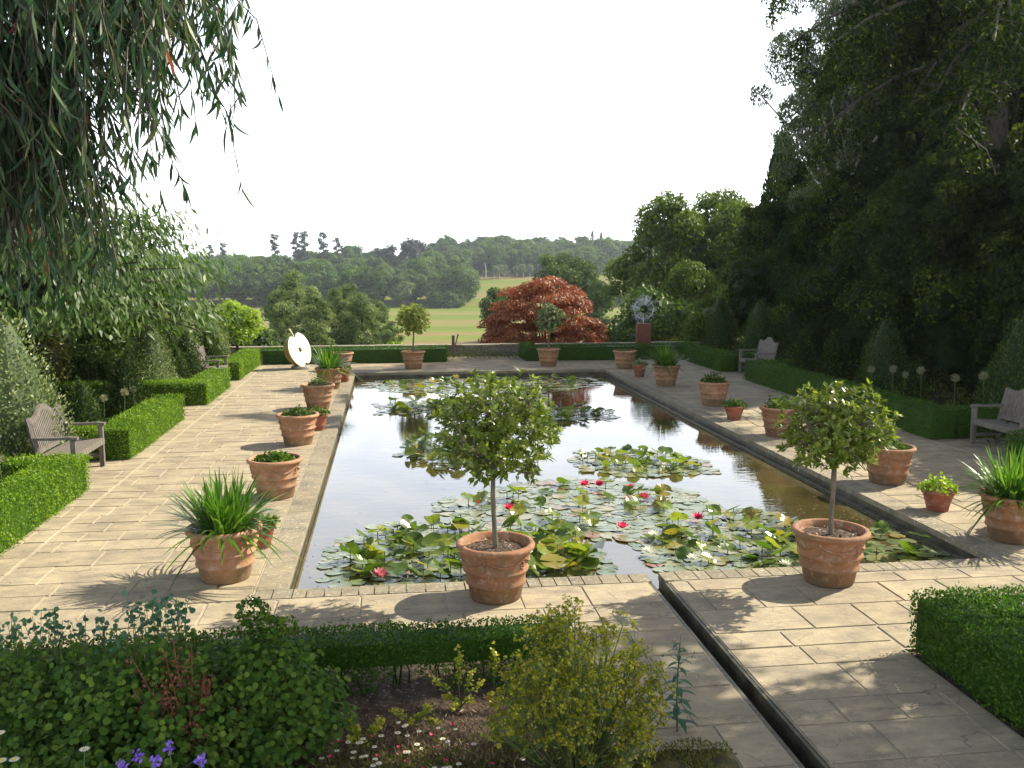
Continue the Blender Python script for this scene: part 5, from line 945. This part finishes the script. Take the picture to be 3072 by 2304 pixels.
# tall leafy spike at the path edge
lk = thing('leafy_spike_plant', 'single upright stem with long drooping dark leaves at the path edge', 'plant', (1.80, 5.42, .0)); sb = MB(); sb.tube([(0, 0, 0), (-.01, 0, .25), (.0, 0, .55), (.01, 0, .66)], [.007, .006, .004, .002], 6); sb.build('stem', 'stalk', lk)
mb = MB(); k = 34; z = np.linspace(.06, .6, k); a = np.arange(k) * 2.4; L = .15 * (1 - z * .9); D = np.stack([np.cos(a), np.sin(a), np.full(k, .35)], -1); mb.strips(np.stack([0 * z, 0 * z, z], -1), D, (0, 0, 1) + 0 * D, L * 1.15, L * .34, .55, 4); 
for j, a in enumerate((.3, 3.3, 1.6, 4.6)): 
    z0 = .44 + j * .035; e = (.11 * math.cos(a), .11 * math.sin(a), z0 + .05); mb.tube([(0, 0, z0), (e[0] * .6, e[1] * .6, z0 + .05), e], .002, 3); kk = 6; mb.leaves(np.array(e) + rng.normal(0, .006, (kk, 3)), rdir(kk), rdir(kk), .022, .009)
mb.build('leaves', 'bluegreen', lk)
# stones edging the bed
def stone(label, loc, r3, mat='rock', mossy=True):
    t_ = thing('edging_stone', label, 'stone', loc); V_, F_ = ICO3; P = V_.copy(); P = np.sign(P) * np.abs(P) ** .55; P /= np.abs(P).max(); d = .05 * np.sin(P[:, 0] * 6 + loc[0] * 9) + .04 * np.sin(P[:, 1] * 8 + P[:, 2] * 5); a = MB(); a.add(P * (1 + d[:, None]) * np.array(r3), F_); a.build('stone', mat, t_, True)
    if mossy:
        k = 2600; q = rng.uniform(-.93, .93, (k, 2)); z = r3[2] * (.95 + .05 * np.sin(q[:, 0] * 6)) ; m_ = MB(); P = np.stack([q[:, 0] * r3[0], q[:, 1] * r3[1], z + rng.random(k) * .015], -1); keep = (np.sin(q[:, 0] * 5 + 1) + np.sin(q[:, 1] * 4) > -.6); P = P[keep]; m_.leaves(P, rdir(len(P)) + (0, 0, 1), rdir(len(P)), .025, .006); m_.build('moss', 'olive', t_)
stone('mossy dark edging stone at the foot of the spurge, beside the path', (1.62, 4.68, .10), (.30, .20, .14), 'moss')
stone('flat pale stone showing between the daisies and the spurge', (.72, 4.62, .12), (.30, .13, .05), 'rock', False)
stone('mossy brown stone left of the flat pale stone', (.30, 4.52, .12), (.24, .12, .06), 'moss')
bk = MB(); k = 2600; P = np.stack([rng.uniform(-1.2, 1.25, k), rng.uniform(4.6, 6.6, k), np.zeros(k)], -1); P[:, 2] = .02 + np.clip(6.2 - P[:, 1], 0, 9) * .05 + rng.random(k) * .012; bk.leaves(P, rdir(k) * (1, 1, .3), rng.normal(0, .4, (k, 3)) + (0, 0, 1), .026, .010); tag(bk.build('leaf_litter', 'litter'), 'dry brown litter on the dark bed soil', 'leaf litter', kind='stuff')

# ---------------------------------------------------------------- gum boughs hanging over the upper left
eg = thing('hanging_gum_tree', 'gum tree whose long narrow leaves hang in curtains from drooping boughs, nearest overhead', 'tree', (-6.2, 7.6, 0)); tb = MB(); mb = MB(); O = np.array((-6.2, 7.6, 0))
tb.tube([(0, 0, 0), (.1, -.1, 2.5), (.3, -.3, 5), (.6, -.5, 7)], [.28, .24, .2, .12], 10)
BG = [[(-6, 7.3, 4.6), (-4.0, 6.4, 5.3), (-2.4, 5.8, 5.0), (-1.45, 5.5, 4.85), (-1.0, 5.3, 4.65)], [(-6, 7.3, 5.2), (-3.6, 5.9, 5.6), (-2.2, 5.1, 5.0), (-1.6, 4.9, 4.6), (-1.2, 4.9, 4.4)], [(-6, 7.3, 3.6), (-3.9, 6.3, 4.5), (-2.6, 5.6, 4.35), (-2.0, 5.3, 4.15), (-1.62, 5.2, 4.0)],
      [(-6, 7.3, 3.4), (-4.2, 6.2, 4.2), (-2.9, 5.5, 4.1), (-2.3, 5.2, 3.95), (-1.85, 5.1, 3.8)], [(-6, 7.3, 4.8), (-4.5, 5.8, 5.2), (-3.0, 5.0, 4.7), (-2.3, 4.7, 4.2), (-1.9, 4.6, 4.0)], [(-6, 7.3, 4.4), (-4.4, 6.9, 4.9), (-3.3, 6.4, 4.6), (-2.6, 6.2, 4.2), (-2.1, 6.1, 3.9)]]
def bez(P, t_):
    P = np.array(P, float); i = np.clip((t_ * (len(P) - 1)).astype(int), 0, len(P) - 2); f = (t_ * (len(P) - 1) - i)[:, None]; return P[i] * (1 - f) + P[i + 1] * f
LC, LD, LL = [], [], []
for bi, bp in enumerate(BG):
    t_ = np.linspace(0, 1, 14); P = bez(bp, t_); P = (P + np.roll(P, 1, 0) * 0 + P) / 2; tb.tube(P - O, np.linspace(.07, .008, 14), 6)
    for j in range(240):
        s0 = bez(bp, np.array([rng.uniform(.36, 1.0)]))[0] + rng.normal(0, .13, 3); L = rng.uniform(.35, .95) * (1 if bi in (0, 1) else 1.1); dr = np.array((rng.normal(.05, .18), rng.normal(0, .25), 0)); e = s0 + dr + (0, 0, -L); m_ = s0 + dr * .7 + (0, 0, -L * .35)
        tw = np.array([s0, m_, e]); tb.tube(tw - O, [.005, .004, .002], 4); nl = rng.integers(13, 20); tt = rng.uniform(.1, 1, nl); LC += list(bez(tw, tt)); a = rng.random(nl) * 6.283; LD += list(np.stack([np.cos(a) * .38, np.sin(a) * .38, np.full(nl, -1.)], -1)); LL += list(rng.uniform(.085, .155, nl))
LC = np.array(LC) - O; LD = np.array(LD); k = len(LC); mb.strips(LC, LD, nrm(rng.normal(0, 1, (k, 3)) * (1, 1, .2)), LL, rng.uniform(.013, .023, k), rng.uniform(-.15, .1, k), 6, curl=rng.normal(0, .34, k)); mb.build('crown', 'euc', eg); tb.build('trunk', 'bark', eg, True)

# faint summer air
hz_ = bpy.data.meshes.new('haze'); x0, x1, y0, y1, z0, z1 = -1700, 1900, -60, 3100, -30, 60
hz_.from_pydata([(x, y, z) for z in (z0, z1) for y in (y0, y1) for x in (x0, x1)], [], [(0, 2, 3, 1), (4, 5, 7, 6), (0, 1, 5, 4), (2, 6, 7, 3), (0, 4, 6, 2), (1, 3, 7, 5)])
ho = bpy.data.objects.new('haze', hz_); COL.objects.link(ho); ho['kind'] = 'stuff'
m, n, l, out = nt('air'); v = n.new("ShaderNodeVolumePrincipled"); v.inputs["Color"].default_value = (.80, .88, 1, 1); v.inputs["Density"].default_value = .00022; v.inputs["Anisotropy"].default_value = .3
l.new(v.outputs[0], out.inputs["Volume"]); hz_.materials.append(m)
